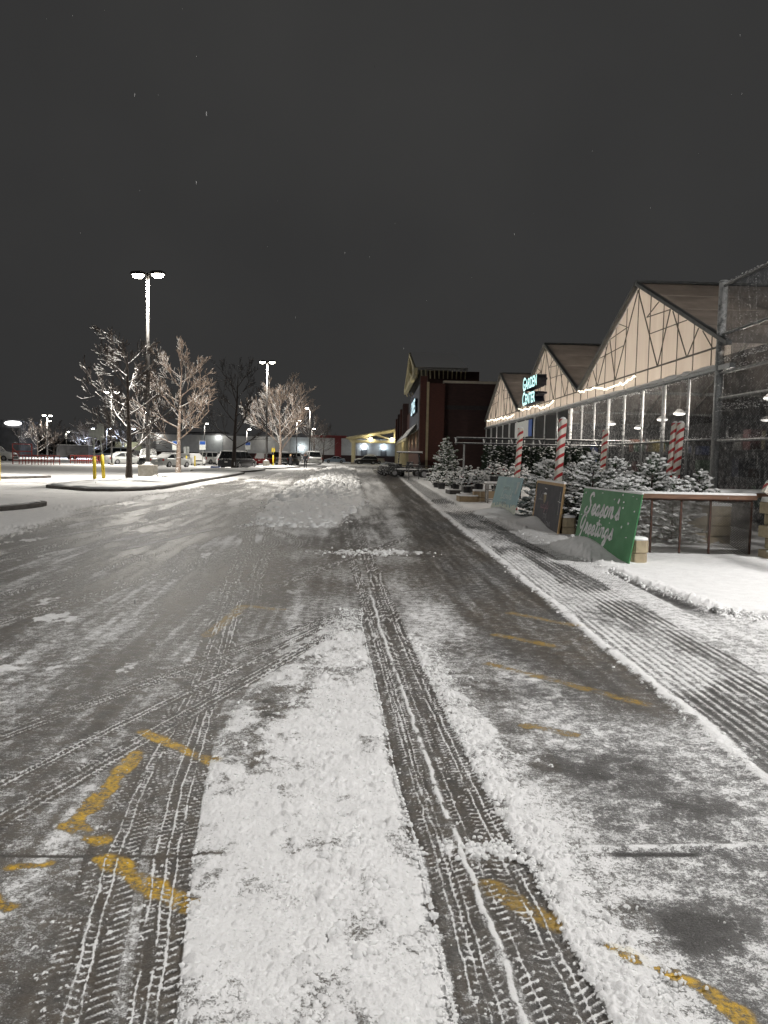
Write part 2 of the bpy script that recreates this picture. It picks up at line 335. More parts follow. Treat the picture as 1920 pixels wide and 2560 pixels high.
    def strip(p0, p1, w, seed, ribs, base=.18, fade=.08):
        dx, dy = p1[0]-p0[0], p1[1]-p0[1]; l = math.hypot(dx, dy); dx /= l; dy /= l
        s = (X-p0[0])*dx+(Y-p0[1])*dy; c = ((X-p0[0])*dy-(Y-p0[1])*dx+.02*np.sin(s*.8))/w+.5
        tread(c, s, w, band(c, 0, 1, .05)*band(s/l, 0, 1, fade)*.92, seed, ribs, base=base)
    strip((-2.75, 2.75), (-.42, 7.60), .15, 3, ((.22, .014, .9), (.6, .016, 1), (.86, .013, .9)), .12, .05)
    strip((-2.35, 1.85), (-.38, 7.45), .12, 4, ((.3, .017, 1), (.62, .017, 1)), .12, .05)
    strip((-2.0, 1.9), (-.40, 6.80), .15, 5, ((.2, .014, .95), (.5, .015, 1), (.8, .015, 1)), .11, .05)
    for (p0, p1, w_, sd) in (((-1.50, 7.6), (-2.75, 17.5), .24, 6), ((-1.25, 7.8), (-2.35, 17.5), .22, 7), ((-3.9, 4.5), (-2.3, 12.5), .20, 2), ((-4.6, 5.0), (-3.3, 13), .20, 4), ((-5.6, 8), (-4.9, 22), .22, 3), ((-1.2, 9.2), (.7, 15.5), .2, 5)):
        strip(p0, p1, w_, sd, ((.25, .016, .6), (.5, .016, .65), (.78, .016, .6)), .24, .18)
    # sweeping tracks at mid distance
    for (cx, cy, r0, w, a0, a1, seed) in ((-6.3, 13.5, 4.55, .22, -.35, .55, 6), (-6.2, 13.6, 4.85, .2, -.30, .62, 7), (3.4, 18.0, 4.1, .2, 2.6, 3.3, 2)):
        rr = np.hypot(X-cx, Y-cy); an = np.arctan2(Y-cy, X-cx); an = np.where((an < 0) & (a0 > 2), an+2*PI, an); c = (rr-r0)/w+.5
        mk = band(c, 0, 1, .08)*band(an, a0, a1, .12); v = .22+.40*np.abs(np.sin(c*PI*4))**3*(.6+n_f*.6)
        cov = cov*(1-mk*.75)+v*mk*.75; soil = np.maximum(soil, mk*.6)
    alongtrack([(.34, 1.5), (.28, 2.07), (.24, 2.99), (.19, 3.64), (.09, 5.1), (-.06, 7.24), (-.32, 10.83), (-.83, 19)], [(.51, 1.5), (.44, 2.07), (.37, 2.99), (.3, 3.64), (.21, 5.1), (.07, 7.25), (-.18, 10.85), (-.66, 19.05)], 1.4, 19.5, 3, R3)
    alongtrack([(.56, 1.5), (.49, 2.07), (.40, 2.99), (.35, 3.64), (.24, 5.1), (.11, 6.87), (-.1, 10.86), (-.58, 19.07)], [(.78, 1.5), (.71, 2.08), (.63, 3.0), (.56, 3.65), (.44, 5.12), (.32, 6.88), (.09, 10.88), (-.38, 19.12)], 1.4, 19.5, 5, ((.16, .011, .8), (.60, .012, 1), (.78, .012, 1)))
    # ridge squeezed up between the twin prints
    rx = ip([(.54, 1.5), (.465, 2.07), (.385, 2.99), (.33, 3.64), (.225, 5.1), (.09, 7), (-.14, 10.9)], Y)
    rg = (1-sm(.004, .020, np.abs(X-rx+.03*(fbm(Y*6, Y*0, 3, 5)-.5))))*(1-sm(8, 11, Y))*sm(.25, .45, fbm(X*25, Y*14, 3, 6)); cov = np.maximum(cov, rg); hgt += rg*.006*(.5+n_f)
    # snow bridge over the track and joints across the slab
    jb = band(Y+.14*(fbm(X*5, Y*5, 3, 2)-.5), 2.97, 3.10, .05)*band(X, .30, .95, .06); cov = np.maximum(cov, jb*.95*sm(.40, .56, fbm(X*16, Y*16, 3, 3)+.25*fbm(X*4, Y*7, 2, 1)-.05)); hgt += jb*.012*fbm(X*25, Y*25, 3, 1)
    jl = (1-sm(.006, .016, np.abs(Y-(2.945+.012*(X+1.4))+.01*(fbm(X*5, X*0, 2, 3)-.5))))*band(X, -2.6, -.55, .15); cov = cov*(1-jl*.9)+.04*jl
    jr = (1-sm(.006, .022, np.abs(Y-(3.02+.03*(X-1))+.008*(n_f-.5))))*band(X, 1.0, 1.36, .04); cov = cov*(1-jr)+.04*jr
    jw = (1-sm(.01, .035, np.abs(Y-(3.07+.05*(X-1))+.02*(n_f-.5))))*band(X, .9, 2.0, .15); cov = np.maximum(cov, jw*(.45+.7*n_f)*(1-jr)); hgt += jw*.010*(1-jr)
    j2 = (1-sm(.05, .17, np.abs(Y-12.75-.1*X+.25*(fbm(X*3, X*0, 3, 2)-.5))))*band(X, -.75, .95, .1)*sm(.40, .58, fbm(X*5, Y*4, 3, 6)); cov = np.maximum(cov, j2); hgt += j2*.05*fbm(X*9, Y*9, 2, 2)
    j3 = (1-sm(.02, .07, np.abs(Y-12.45)))*band(X, -.2, 1.9, .2); cov = cov*(1-j3*.4)
    # -- scraped border line and ribbed strip in front of the shop
    bd = np.exp(-((X-2.03-.05*(fbm(Y*1.5, Y*0, 3, 3)-.5))/(.026+.05*vn(Y*1.1, Y*0, 2)+.003*np.minimum(Y, 40)))**2)
    bord = sm(2.6, 3.4, Y); cov = np.maximum(cov, bd*1.05*bord*(.6+.5*sm(.25, .5, fbm(X*16, Y*10, 3, 2)))); hgt += bd*bord*(.014+.02*fbm(X*16, Y*16, 3, 4))
    rbm = band(X, 2.10, 3.02, .03)
    per = .0715; ph = np.abs((((X+.012*(fbm(Y*.5, Y*0, 2, 2)-.5)+.010*Y*0)/per) % 1)-.5)*2
    rib = sm(.25, .75, ph)
    smear = sm(.56, .68, fbm(X*1.8+3, Y*.5, 4, 6)+.10*(n_mid-.5)+.22*np.exp(-((Y-9.2)/.6)**2)+.10*(1-sm(2.2, 2.6, X))); weak = 1-.55*(1-sm(3.6, 5.6, Y))
    rk = sm(.34, .5, vn(np.floor(X/per)*7.3, Y*.35, 3)+.25*(n_mid-.5)+.12); rc = .10+.74*rib*(.45+.55*rk)*(.6+.6*n_mid)+.30*(n_f-.5); rc = rc*weak+(1-weak)*(.5+.8*(n_mid-.5)); rc = rc*(1-.62*smear)+.62*smear*(.78+.15*rib)
    sc_ = sm(.50, .66, fbm(X*3.3+Y*1.1, Y*1.3-X, 4, 2)); rc = rc*(1-.6*sc_)+.6*sc_*(.5+.9*(n_mid-.5)+.3*(n_f-.5))
    rc = np.where(Y > 30, .55+.3*(n_st-.5), rc)
    cov = cov*(1-rbm)+rc*rbm; hgt += rbm*(.005*rib*(1-.6*smear)+.004)
    # fine combed strip, crumbly berm, then untouched snow
    cm = band(X, 3.02, 3.38, .03); ph2 = np.abs(((X/.034) % 1)-.5)*2; cov = np.where(cm > .5, .62+.22*ph2+.3*(n_mid-.5), cov); hgt += cm*(.004*ph2+.01)
    bx = ip([(4.3, 7.0), (4.15, 7.9), (3.72, 8.25), (3.55, 9.7), (3.43, 13.2), (3.33, 17), (2.95, 25.5), (2.9, 45)], Y)
    bx = np.where(Y < 7.0, np.minimum(4.3+.10*(7.0-Y), 5.2), bx)
    fresh = sm(bx-.18, bx+.02, X+.16*(fbm(X*5, Y*5, 3, 2)-.5))
    gap = band(X, 3.3, 20, .1)*(1-fresh)*(1-sm(7.6, 8.6, Y)); cov = cov*(1-gap)+gap*(.66+.7*(n_mid-.5)+.22*(n_st2-.5))
    cov = cov*(1-fresh)+fresh*1.05; hgt = hgt*(1-fresh)+fresh*(.045+.035*fbm(X*.9, Y*.9, 3, 5)+.008*fbm(X*9, Y*9, 2, 1))
    bm = np.exp(-((X-bx)/.11)**2); hgt += bm*(.030*fbm(X*11, Y*11, 3, 2)*sm(.3, .6, fbm(X*2, Y*2, 2, 3))+.004); cov = np.maximum(cov, bm*.95)
    wet = (1-sm(.7, 1.05, np.sqrt(((X-4.15)/.36)**2+((Y-7.25)/.20)**2)+.5*(n_f-.5))); cov = cov*(1-wet)+.03*wet; hgt *= (1-wet)
    # two wheel lines curving through the shop forecourt snow (soft)
    # snow drifts banked against the three leaning boards
    def drift(p0, p1, amp, pk, wd):
        dx, dy = p1[0]-p0[0], p1[1]-p0[1]; l = math.hypot(dx, dy); ux, uy = dx/l, dy/l
        s = ((X-p0[0])*ux+(Y-p0[1])*uy)/l; d = (X-p0[0])*uy-(Y-p0[1])*ux   # d>0: right-hand side of p0->p1
        return s, d, amp*np.exp(-((s-pk)/wd)**2)
    for (p0, p1, amp, pk, wd, sp) in (((3.62, 13.75), (3.84, 11.42), .23, .25, .45, .36), ((3.88, 18.6), (3.86, 15.95), .20, .12, .40, .40), ((3.38, 22.3), (3.74, 20.5), .22, .45, .6, .42)):
        s, d, a = drift(p0, p1, amp, pk, wd)
        fr = np.where(d > 0, np.exp(-(d/sp)**1.5), np.exp(-(d/.16)**2))
        q = a*fr*band(s, -.25, 1.12, .22); hgt = hgt+q; cov = np.maximum(cov, sm(.012, .05, q)*1.05)
    # -- left lot: untouched snow, soft old wheel marks
    xl = ip([(-5.9, 9), (-6.8, 14), (-7.2, 16.9), (-8.05, 21), (-8.25, 27), (-8.4, 39), (-8.5, 67), (-7.5, 95), (-7.0, 140)], Y)
    lot = 1-sm(-.16, .22, X-xl+.8*(fbm(X*.8, Y*.6, 4, 3)-.5)+.3*(n_f-.5))
    lc = 1.0+.10*(n_mid-.5)
    for (ax_, ay_, bx_, by_, w_) in ((-30, 33, -9, 22.5, .12), (-30, 35.5, -9, 24.3, .12), (-40, 30, -8.5, 27.5, .10), (-40, 31.6, -8.5, 28.8, .10), (-34, 62, -16, 57, .14), (-34, 64, -16, 59, .14)):
        dd = np.abs((X-ax_)*(by_-ay_)-(Y-ay_)*(bx_-ax_))/math.hypot(bx_-ax_, by_-ay_); mk = (1-sm(w_*.5, w_*1.3, dd))*band(X, ax_, bx_-.5, .8); lc = lc-.30*mk*(.5+n_mid)
    cov = cov*(1-lot)+lot*lc; hgt = hgt*(1-lot)+lot*(.035+.03*fbm(X*.6, Y*.6, 3, 1)+.01*fbm(X*4, Y*4, 2, 2))
    # far end of the drive: mixed
    far = sm(105, 135, Y)*(X > xl); cov = cov*(1-far)+far*(.70+.6*(n_big-.5))
    # inside the garden centre: bare concrete
    ins = sm(8.85, 9.0, X)*band(Y, 6, 64.5, .2); cov = cov*(1-ins)+.10*ins; hgt *= (1-ins)
    # -- loose lumps of ploughed snow, real relief
    rnd = random.Random(11); H = hgt.reshape(Xg.shape); C = cov.reshape(Xg.shape); H0 = H.copy()
    def lump(cx, cy, r, a):
        if not Yr[3] < cy < 128: return
        i0 = np.searchsorted(Yr, cy-r); i1 = np.searchsorted(Yr, cy+r)+1; t0 = (cx-r)/(cy+.35+r*(1 if cx-r > 0 else -1)); t1 = (cx+r)/(cy+.35-r*(1 if cx+r > 0 else -1))
        j0 = max(0, np.searchsorted(T, t0)-1); j1 = min(len(T), np.searchsorted(T, t1)+2)
        if i1-i0 < 1 or j1-j0 < 1: return
        xx = Xg[i0:i1, j0:j1]; yy = Yg[i0:i1, j0:j1]; ph = rnd.uniform(0, 6)
        an = np.arctan2(yy-cy, xx-cx); rr = r*(1+.22*np.sin(2*an+ph)+.14*np.sin(3*an+2*ph)+.10*np.sin(7*an+ph))
        d = ((xx-cx)**2+(yy-cy)**2)/(rr*rr); k = d < 1
        bump = a*np.clip(1-d, 0, 1)**.75
        H[i0:i1, j0:j1] = np.where(k, np.maximum(H[i0:i1, j0:j1], H0[i0:i1, j0:j1]+bump), H[i0:i1, j0:j1]); C[i0:i1, j0:j1] = np.where(k & (d < .85), np.maximum(C[i0:i1, j0:j1], 1.0), C[i0:i1, j0:j1])
    def lerp(pts, v): return float(np.interp(v, [p[1] for p in pts], [p[0] for p in pts]))
    PL = [(-.54, 2.06), (-.68, 2.79), (-.83, 3.88), (-.87, 4.76), (-.74, 5.73), (-.40, 7.6)]; PR = [(.26, 2.07), (.21, 2.99), (.14, 3.64), (.05, 5.09), (-.1, 7.23)]
    for i in range(1700):
        y = 1.7+5.6*rnd.random()**1.5; a = lerp(PL, y)+.02; b = lerp(PR, y)-.02
        t = min(1, max(0, rnd.gauss(.62, .27))); r = .004+.010*rnd.random()+.022*rnd.random()**8; lump(a+(b-a)*t, y, r, r*.6)
    for (lx, ly, r) in ((-.02, 2.36, .032), (-.10, 2.42, .026), (-.05, 3.05, .03), (-.12, 2.92, .034), (.0, 3.25, .028), (-.16, 3.0, .026), (-.2, 3.65, .034), (-.25, 4.6, .04), (-.1, 2.62, .032), (-.33, 5.4, .045), (-.45, 4.3, .03)): lump(lx, ly, r*.8, r*.5)
    for i in range(1500):
        y = 1.8+5.0*rnd.random()**1.6; x = lerp([(.74, 1.5), (.71, 2.08), (.63, 3.0), (.56, 3.65), (.44, 5.12), (.32, 6.88)], y)+abs(rnd.gauss(0, .10)); r = .004+.010*rnd.random()+.012*rnd.random()**5; lump(x, y, r, r*.8)
    for i in range(700):
        y = 1.8+4.0*rnd.random()**1.6; x = rnd.uniform(-1.15, .7); r = .003+.006*rnd.random(); lump(x, y, r, r*.8)
    for i in range(600):                                   # bank further up the drive
        y = 19.5+75*rnd.random()**1.9; a = float(np.interp(y, [19, 24.7, 40, 97], [-3.0, -3.4, -4.06, -6.2])); b = float(np.interp(y, [19.7, 25.6, 41.6, 102], [-.8, -.36, -.86, -2.75]))
        t = rnd.betavariate(1.6, 1.4); r = .03+.07*rnd.random()+.14*rnd.random()**5; lump(a+(b-a)*t, y, r, r*.8)
    for i in range(420):                                   # crumbs on the shop-side berm
        y = 7.6+13*rnd.random()**1.3; x = float(np.interp(y, [7, 8.25, 9.7, 13.2, 17, 25.5], [4.3, 3.72, 3.55, 3.43, 3.33, 2.95]))+rnd.gauss(0, .09); r = .012+.03*rnd.random()**2; lump(x, y, r, r*.7)
    for i in range(160):
        y = 20+18*rnd.random(); lump(-8.3+rnd.gauss(0, .35), y, .03+.07*rnd.random(), .04)
    for i in range(40): lump(rnd.uniform(-.7, .5), 12.7+rnd.gauss(0, .2), .02+.04*rnd.random(), .03)
    hgt = H.ravel(); cov = np.clip(C.ravel(), 0, 1.05)
    # -- worn yellow paint under the snow
    def line(pts, w, a=1.0):
        nonlocal yel
        for (p, q) in zip(pts[:-1], pts[1:]):
            dx, dy = q[0]-p[0], q[1]-p[1]; l2 = dx*dx+dy*dy; t = np.clip(((X-p[0])*dx+(Y-p[1])*dy)/l2, 0, 1)
            d = np.hypot(X-p[0]-t*dx, Y-p[1]-t*dy); yel = np.maximum(yel, a*(1-sm(w*.5-.012, w*.5+.012, d+.05*(n_f-.5))))
    lines = [(((-1.30, 4.32), (-.80, 3.90)), .075), (((-1.24, 4.0), (-1.24, 3.5), (-1.27, 3.2)), .085), (((-1.27, 3.2), (-1.10, 3.08)), .09), (((-1.02, 2.93), (-.83, 2.77), (-.62, 2.62)), .085), (((-1.36, 2.86), (-1.25, 2.89)), .05), (((-1.34, 2.66), (-1.26, 2.60)), .06),
             (((.82, 2.40), (.97, 2.30), (1.05, 2.20), (1.12, 2.04)), .055), (((.92, 5.92), (1.35, 5.49), (1.85, 4.95)), .085), (((.95, 4.53), (1.20, 4.39)), .08), (((1.45, 7.95), (2.04, 7.31)), .09), (((1.15, 6.92), (1.55, 6.56)), .10), (((-1.44, 6.7), (-1.36, 8.05), (-.95, 7.9)), .12), (((.45, 2.78), (.66, 2.53)), .09)]
    for p, w in lines: line(p, w, (.4 if p[0][1] > 6 else 1.0) if p[0][0] < -.5 or p[0][1] < 2.5 else (.55 if p[0][1] > 4.2 else .5))
    yel = yel*sm(.26, .5, fbm(X*7+3, Y*7, 4, 2)+.08); near = yel*(1-sm(4.8, 9, Y)*.45)
    keepc = 1-.80*near*sm(.30, .42, fbm(X*11, Y*11, 3, 4))*(Y < 6.2)      # thinner snow over the smooth paint
    tread_keep = np.where(cov > .8, 1.0, keepc); cov = cov*np.where((hgt > .02), 1.0, tread_keep)
    me = bpy.data.meshes.new('ground'); nr, nc = Xg.shape
    me.vertices.add(nr*nc); co = np.stack([X, Y, hgt], 1).astype(np.float32); me.vertices.foreach_set('co', co.ravel())
    idx = np.arange(nr*nc, dtype=np.int32).reshape(nr, nc); q = np.stack([idx[:-1, :-1], idx[:-1, 1:], idx[1:, 1:], idx[1:, :-1]], -1).reshape(-1, 4)
    me.loops.add(q.size); me.loops.foreach_set('vertex_index', q.ravel()); me.polygons.add(len(q))
    me.polygons.foreach_set('loop_start', np.arange(0, q.size, 4, dtype=np.int32))
    me.polygons.foreach_set('use_smooth', np.ones(len(q), dtype=bool)); me.update(calc_edges=True)
    for nm, a in (('snow', cov), ('yellow', yel), ('soil', soil)):
        at = me.attributes.new(nm, 'FLOAT', 'POINT'); at.data.foreach_set('value', a.astype(np.float32))
    # material
    m = bpy.data.materials.new('snowy_asphalt'); m.use_nodes = True; t = m.node_tree; b = t.nodes['Principled BSDF']; l = t.links.new
    A = {}
    for nm in ('snow', 'yellow', 'soil'): n = N(t, 'ShaderNodeAttribute', attribute_name=nm); A[nm] = n.outputs['Fac']
    tc = N(t, 'ShaderNodeTexCoord')
    def noise(sc, d=3, r=.6):
        n = N(t, 'ShaderNodeTexNoise'); n.inputs['Scale'].default_value = sc; n.inputs['Detail'].default_value = d; n.inputs['Roughness'].default_value = r; l(tc.outputs['Object'], n.inputs[0]); return n.outputs[0]
    def math_(op, a, b_=None, c=None):
        n = N(t, 'ShaderNodeMath', operation=op)
        for i, v in enumerate((a, b_, c)):
            if v is None: continue
            if isinstance(v, (int, float)): n.inputs[i].default_value = v
            else: l(v, n.inputs[i])
        return n.outputs[0]
    def mr(v, a, b_, c=0, d=1):
        n = N(t, 'ShaderNodeMapRange'); l(v, n.inputs[0])
        for i, k in enumerate((a, b_, c, d)): n.inputs[i+1].default_value = k
        return n.outputs[0]
    def mix(f, a, b_):
        n = N(t, 'ShaderNodeMix', data_type='RGBA')
        if isinstance(f, float): n.inputs[0].default_value = f
        else: l(f, n.inputs[0])
        for i, v in ((6, a), (7, b_)):
            if isinstance(v, tuple): n.inputs[i].default_value = (*v, 1)
            else: l(v, n.inputs[i])
        return n.outputs[2]
    n1 = noise(55, 4, .7); n2 = noise(170, 2, .6); n3 = noise(9, 5)
    n4 = noise(13, 6, .72); thr = math_('ADD', math_('ADD', math_('MULTIPLY', n1, .36), math_('MULTIPLY', n2, .26)), math_('MULTIPLY', n4, .38))       # mean .5
    thr = mr(thr, .37, .63, 0, 1)
    d = math_('SUBTRACT', A['snow'], thr)
    fac = mr(d, -.13, .20)
    film = math_('MULTIPLY', mr(A['snow'], .12, .8, .0, .27), mr(n4, .3, .7, .5, 1.3))
    asph = mix(mr(n2, .38, .62), (.016, .016, .016), (.085, .081, .077))
    asph = mix(math_('MULTIPLY', A['soil'], mr(n3, .35, .65)), asph, (.092, .066, .042))
    paint = mix(mr(n1, .3, .7), (.80, .50, .02), (.50, .29, .02))
    worn = math_('MULTIPLY', A['yellow'], mr(math_('ADD', math_('MULTIPLY', n1, .5), math_('MULTIPLY', n4, .5)), .42, .56)); asph = mix(worn, asph, paint)
    asph = mix(film, asph, mix(math_('MULTIPLY', A['soil'], .8), (.62, .61, .60), (.58, .52, .38)))  # film tinted yellowish by the mask: brown dirt plus lamp reflection put into colour
    snowc = mix(mr(n3, .3, .7), (.72, .715, .71), (.82, .815, .81))
    stain = math_('MULTIPLY', A['yellow'], mr(n3, .4, .6, 0, .28)); snowc = mix(stain, snowc, (.75, .66, .36))
    l(mix(fac, asph, snowc), b.inputs['Base Color'])
    l(math_('ADD', mr(fac, 0, 1, .47, .8), mr(n4, .3, .7, -.12, .12)), b.inputs['Roughness'])
    bh = math_('ADD', math_('MULTIPLY', n1, .6), math_('MULTIPLY', fac, .8)); bp = N(t, 'ShaderNodeBump'); bp.inputs['Strength'].default_value = .9; bp.inputs['Distance'].default_value = .016
    l(bh, bp.inputs['Height']); l(bp.outputs[0], b.inputs['Normal'])
    me.materials.append(m); o = link('ground', me); tag(o, 'asphalt drive with ploughed snow, tyre tracks and worn yellow lines', None, None, 'structure'); return o
build_ground()
def chunk_mesh(name, items, label, seed):
    """angular clods as one joined mesh: items = (x, y, z, r)"""
    rs = np.random.RandomState(seed); base = np.array([(0, 0, 1), (.894, 0, .447), (.276, .851, .447), (-.724, .526, .447), (-.724, -.526, .447), (.276, -.851, .447), (.724, .526, -.447), (-.276, .851, -.447), (-.894, 0, -.447), (-.276, -.851, -.447), (.724, -.526, -.447), (0, 0, -1)])
    tri = np.array([(0, 1, 2), (0, 2, 3), (0, 3, 4), (0, 4, 5), (0, 5, 1), (1, 6, 2), (2, 7, 3), (3, 8, 4), (4, 9, 5), (5, 10, 1), (6, 7, 2), (7, 8, 3), (8, 9, 4), (9, 10, 5), (10, 6, 1)])
    it = np.array(items); n = len(it); v = base[None]*(1+rs.uniform(-.34, .34, (n, 12, 1))); sc = rs.uniform(.65, 1.25, (n, 1, 3)); v = v*sc*it[:, 3][:, None, None]
    a = rs.uniform(0, 6.28, n); c, s_ = np.cos(a)[:, None], np.sin(a)[:, None]; x = v[..., 0]*c-v[..., 1]*s_; y = v[..., 0]*s_+v[..., 1]*c
    V = np.stack([x+it[:, 0:1], y+it[:, 1:2], v[..., 2]*.8+it[:, 2:3]], -1).reshape(-1, 3); F = (tri[None]+12*np.arange(n)[:, None, None]).reshape(-1, 3)
    me = bpy.data.meshes.new(name); me.from_pydata(V.tolist(), [], F.tolist()); me.materials.append(snow_m); me.polygons.foreach_set('use_smooth', [True]*len(me.polygons)); o = link(name, me); tag(o, label, 'snow', None, 'stuff'); return o
rq = random.Random(21); it = []
for i in range(11000):
    y = 17.0+83*rq.random()**1.35; a = float(np.interp(y, [19, 24.7, 40, 97], [-3.0, -3.4, -4.06, -6.2])); b = float(np.interp(y, [19.7, 25.6, 41.6, 102], [-.8, -.36, -.86, -2.75])); t_ = rq.betavariate(1.5, 1.3); d_ = math.sin(PI*t_)*min(1, (y-18)/5)
    fr_ = min(1, max(.10, (y-17)/11));
    if rq.random() > fr_+.25: continue
    r = (.012+.05*rq.random()+.20*rq.random()**6)*(.4+.6*fr_); it.append((a+(b-a)*t_+rq.gauss(0, .12), y, .006+.24*d_*fr_*rq.random()**.9, r))
chunk_mesh('ploughed_snow_bank', it, 'rough bank of ploughed snow clods down the middle of the drive', 1)
it = []
for i in range(7000):
    y = 1.75+6.2*rq.random()**1.7; a = float(np.interp(y, [2.06, 2.79, 3.88, 4.76, 5.73, 7.6], [-.54, -.68, -.83, -.87, -.74, -.40])); b = float(np.interp(y, [2.07, 2.99, 3.64, 5.09, 7.23], [.26, .21, .14, .05, -.1])); t_ = min(1.0, max(.02, rq.gauss(.62, .30)))
    r = .0020+.0045*rq.random()+.009*rq.random()**8; it.append((a+(b-a)*t_, y, .016+r*.2, r))
for i in range(2600):
    y = 1.75+4.6*rq.random()**1.7; x = float(np.interp(y, [1.5, 2.08, 3, 3.65, 5.12, 6.88], [.74, .71, .63, .56, .44, .32]))+abs(rq.gauss(0, .13))-.01; r = .0018+.005*rq.random()+.008*rq.random()**7; it.append((x, y, .008, r))
for i in range(900):
    y = 1.75+4.2*rq.random()**1.7; r = .0016+.0035*rq.random(); it.append((rq.uniform(-1.5, 1.6), y, .002, r))
for (lx, ly) in ((-.02, 2.36), (-.10, 2.44), (-.05, 3.05), (-.14, 2.95), (-.2, 3.65), (-.25, 4.6), (.04, 2.75)):
    for i in range(9): it.append((lx+rq.gauss(0, .022), ly+rq.gauss(0, .022), .018+.012*rq.random(), .009+.014*rq.random()))
for i in range(240): it.append((.62+rq.gauss(0, .16), 3.04+rq.gauss(0, .05), .01, .004+.012*rq.random()**2))
for i in range(200): r = .008+.03*rq.random()**3; it.append((rq.gauss(-.1, .45), 12.72+rq.gauss(0, .22), r*.4, r))
for i in range(700):
    y = 7.6+14*rq.random()**1.3; x = float(np.interp(y, [7, 8.25, 9.7, 13.2, 17, 25.5], [4.3, 3.72, 3.55, 3.43, 3.33, 2.95]))+rq.gauss(0, .10); r = .008+.022*rq.random()**2; it.append((x, y, .045+r*.3, r))
for i in range(700): y = 4+16*rq.random()**1.5; r = .005+.014*rq.random()**2; it.append((2.03+rq.gauss(0, .05), y, .012, r))
chunk_mesh('loose_snow_crumbs', it, 'loose crumbs and clods of snow scattered over the drive', 2)

# sheet under everything so the land goes on behind the viewer and to the horizon
g2 = MB(); g2.poly([(-1500, -600, -.04), (1500, -600, -.04), (1500, 1500, -.04), (-1500, 1500, -.04)]); o = g2.build('terrain', pm('far_snow', (.7, .7, .69), (.5, .5, .5), .2, .9)); tag(o, 'snowy land around the car park', None, None, 'structure')

# ------------------------------------------------------------------ kerbed islands in the lot
def island(pts, label, h=.16):
    n = len(pts); P = []
    for i in range(n):                                   # Catmull-Rom round the outline
        a, b, c, d = (Vector(pts[(i+k-1) % n]) for k in range(4))
        for t in np.linspace(0, 1, 6)[:-1]:
            P.append(.5*((2*b)+(c-a)*t+(2*a-5*b+4*c-d)*t*t+(3*b-a-3*c+d)*t**3))
    ctr = sum(P, Vector((0, 0)))/len(P); k = MB(); q = []
    for p in P:
        dv = (ctr-p); dv = dv/dv.length; q.append(p+dv*.16)
    ln = len(P); R = [[(p.x, p.y, 0) for p in P], [(p.x, p.y, h-.02) for p in P], [(p.x*.998+q_.x*.002, p.y*.998+q_.y*.002, h) for p, q_ in zip(P, q)], [(p.x, p.y, h) for p in q]]
    k.loft(R, caps=False); root = k.build('kerb', kerbm); tag(root, label, None, None, 'structure')
    m = MB(); rnd = random.Random(n); R = []
    for t, z in ((0, h+.008), (.06, h+.05), (.3, h+.09), (.7, h+.12), (.97, h+.13)):
        R.append([(p.x+(ctr.x-p.x)*t-(0 if t else (ctr.x-p.x)*.004), p.y+(ctr.y-p.y)*t, z+rnd.uniform(-.012, .012)) for p in q])
    m.loft(R, caps=True); m.build('snow_cover', snow_m, root, True)
island([(-12.2, 30.6), (-10.9, 29.6), (-9.5, 30.3), (-8.95, 32.5), (-9.05, 37), (-9.4, 44), (-9.7, 52), (-10.3, 61), (-12.3, 64), (-14.2, 60), (-14.6, 48), (-14.3, 38), (-13.6, 32)], 'long kerbed island with bare trees beside the drive')
island([(-16.5, 16.6), (-12.5, 16.0), (-10.1, 17.2), (-9.1, 20.2), (-9.3, 21.8), (-11.0, 22.3), (-15, 22.6)], 'kerbed island nose at the left edge of the picture')
island([(-24, 38.4), (-20, 39.0), (-18.4, 41.6), (-18.3, 43.6), (-21, 44), (-25, 43)], 'small kerbed island behind the yellow post on the left')
island([(-14.2, 60.9), (-12.3, 60.6), (-10.8, 66), (-10.6, 74), (-11.6, 77.5), (-15.5, 77), (-16, 68)], 'kerbed island with the dark tree in front of the minivan')
island([(-13.2, 80.5), (-10.9, 82), (-9.7, 92), (-9.6, 99), (-11, 106), (-14, 106), (-14.6, 90)], 'kerbed island with the second lamp post')
island([(-11.6, 116), (-9.8, 120), (-9.3, 134), (-10.6, 142), (-13, 140), (-13.5, 124)], 'far kerbed island with the third lamp post')

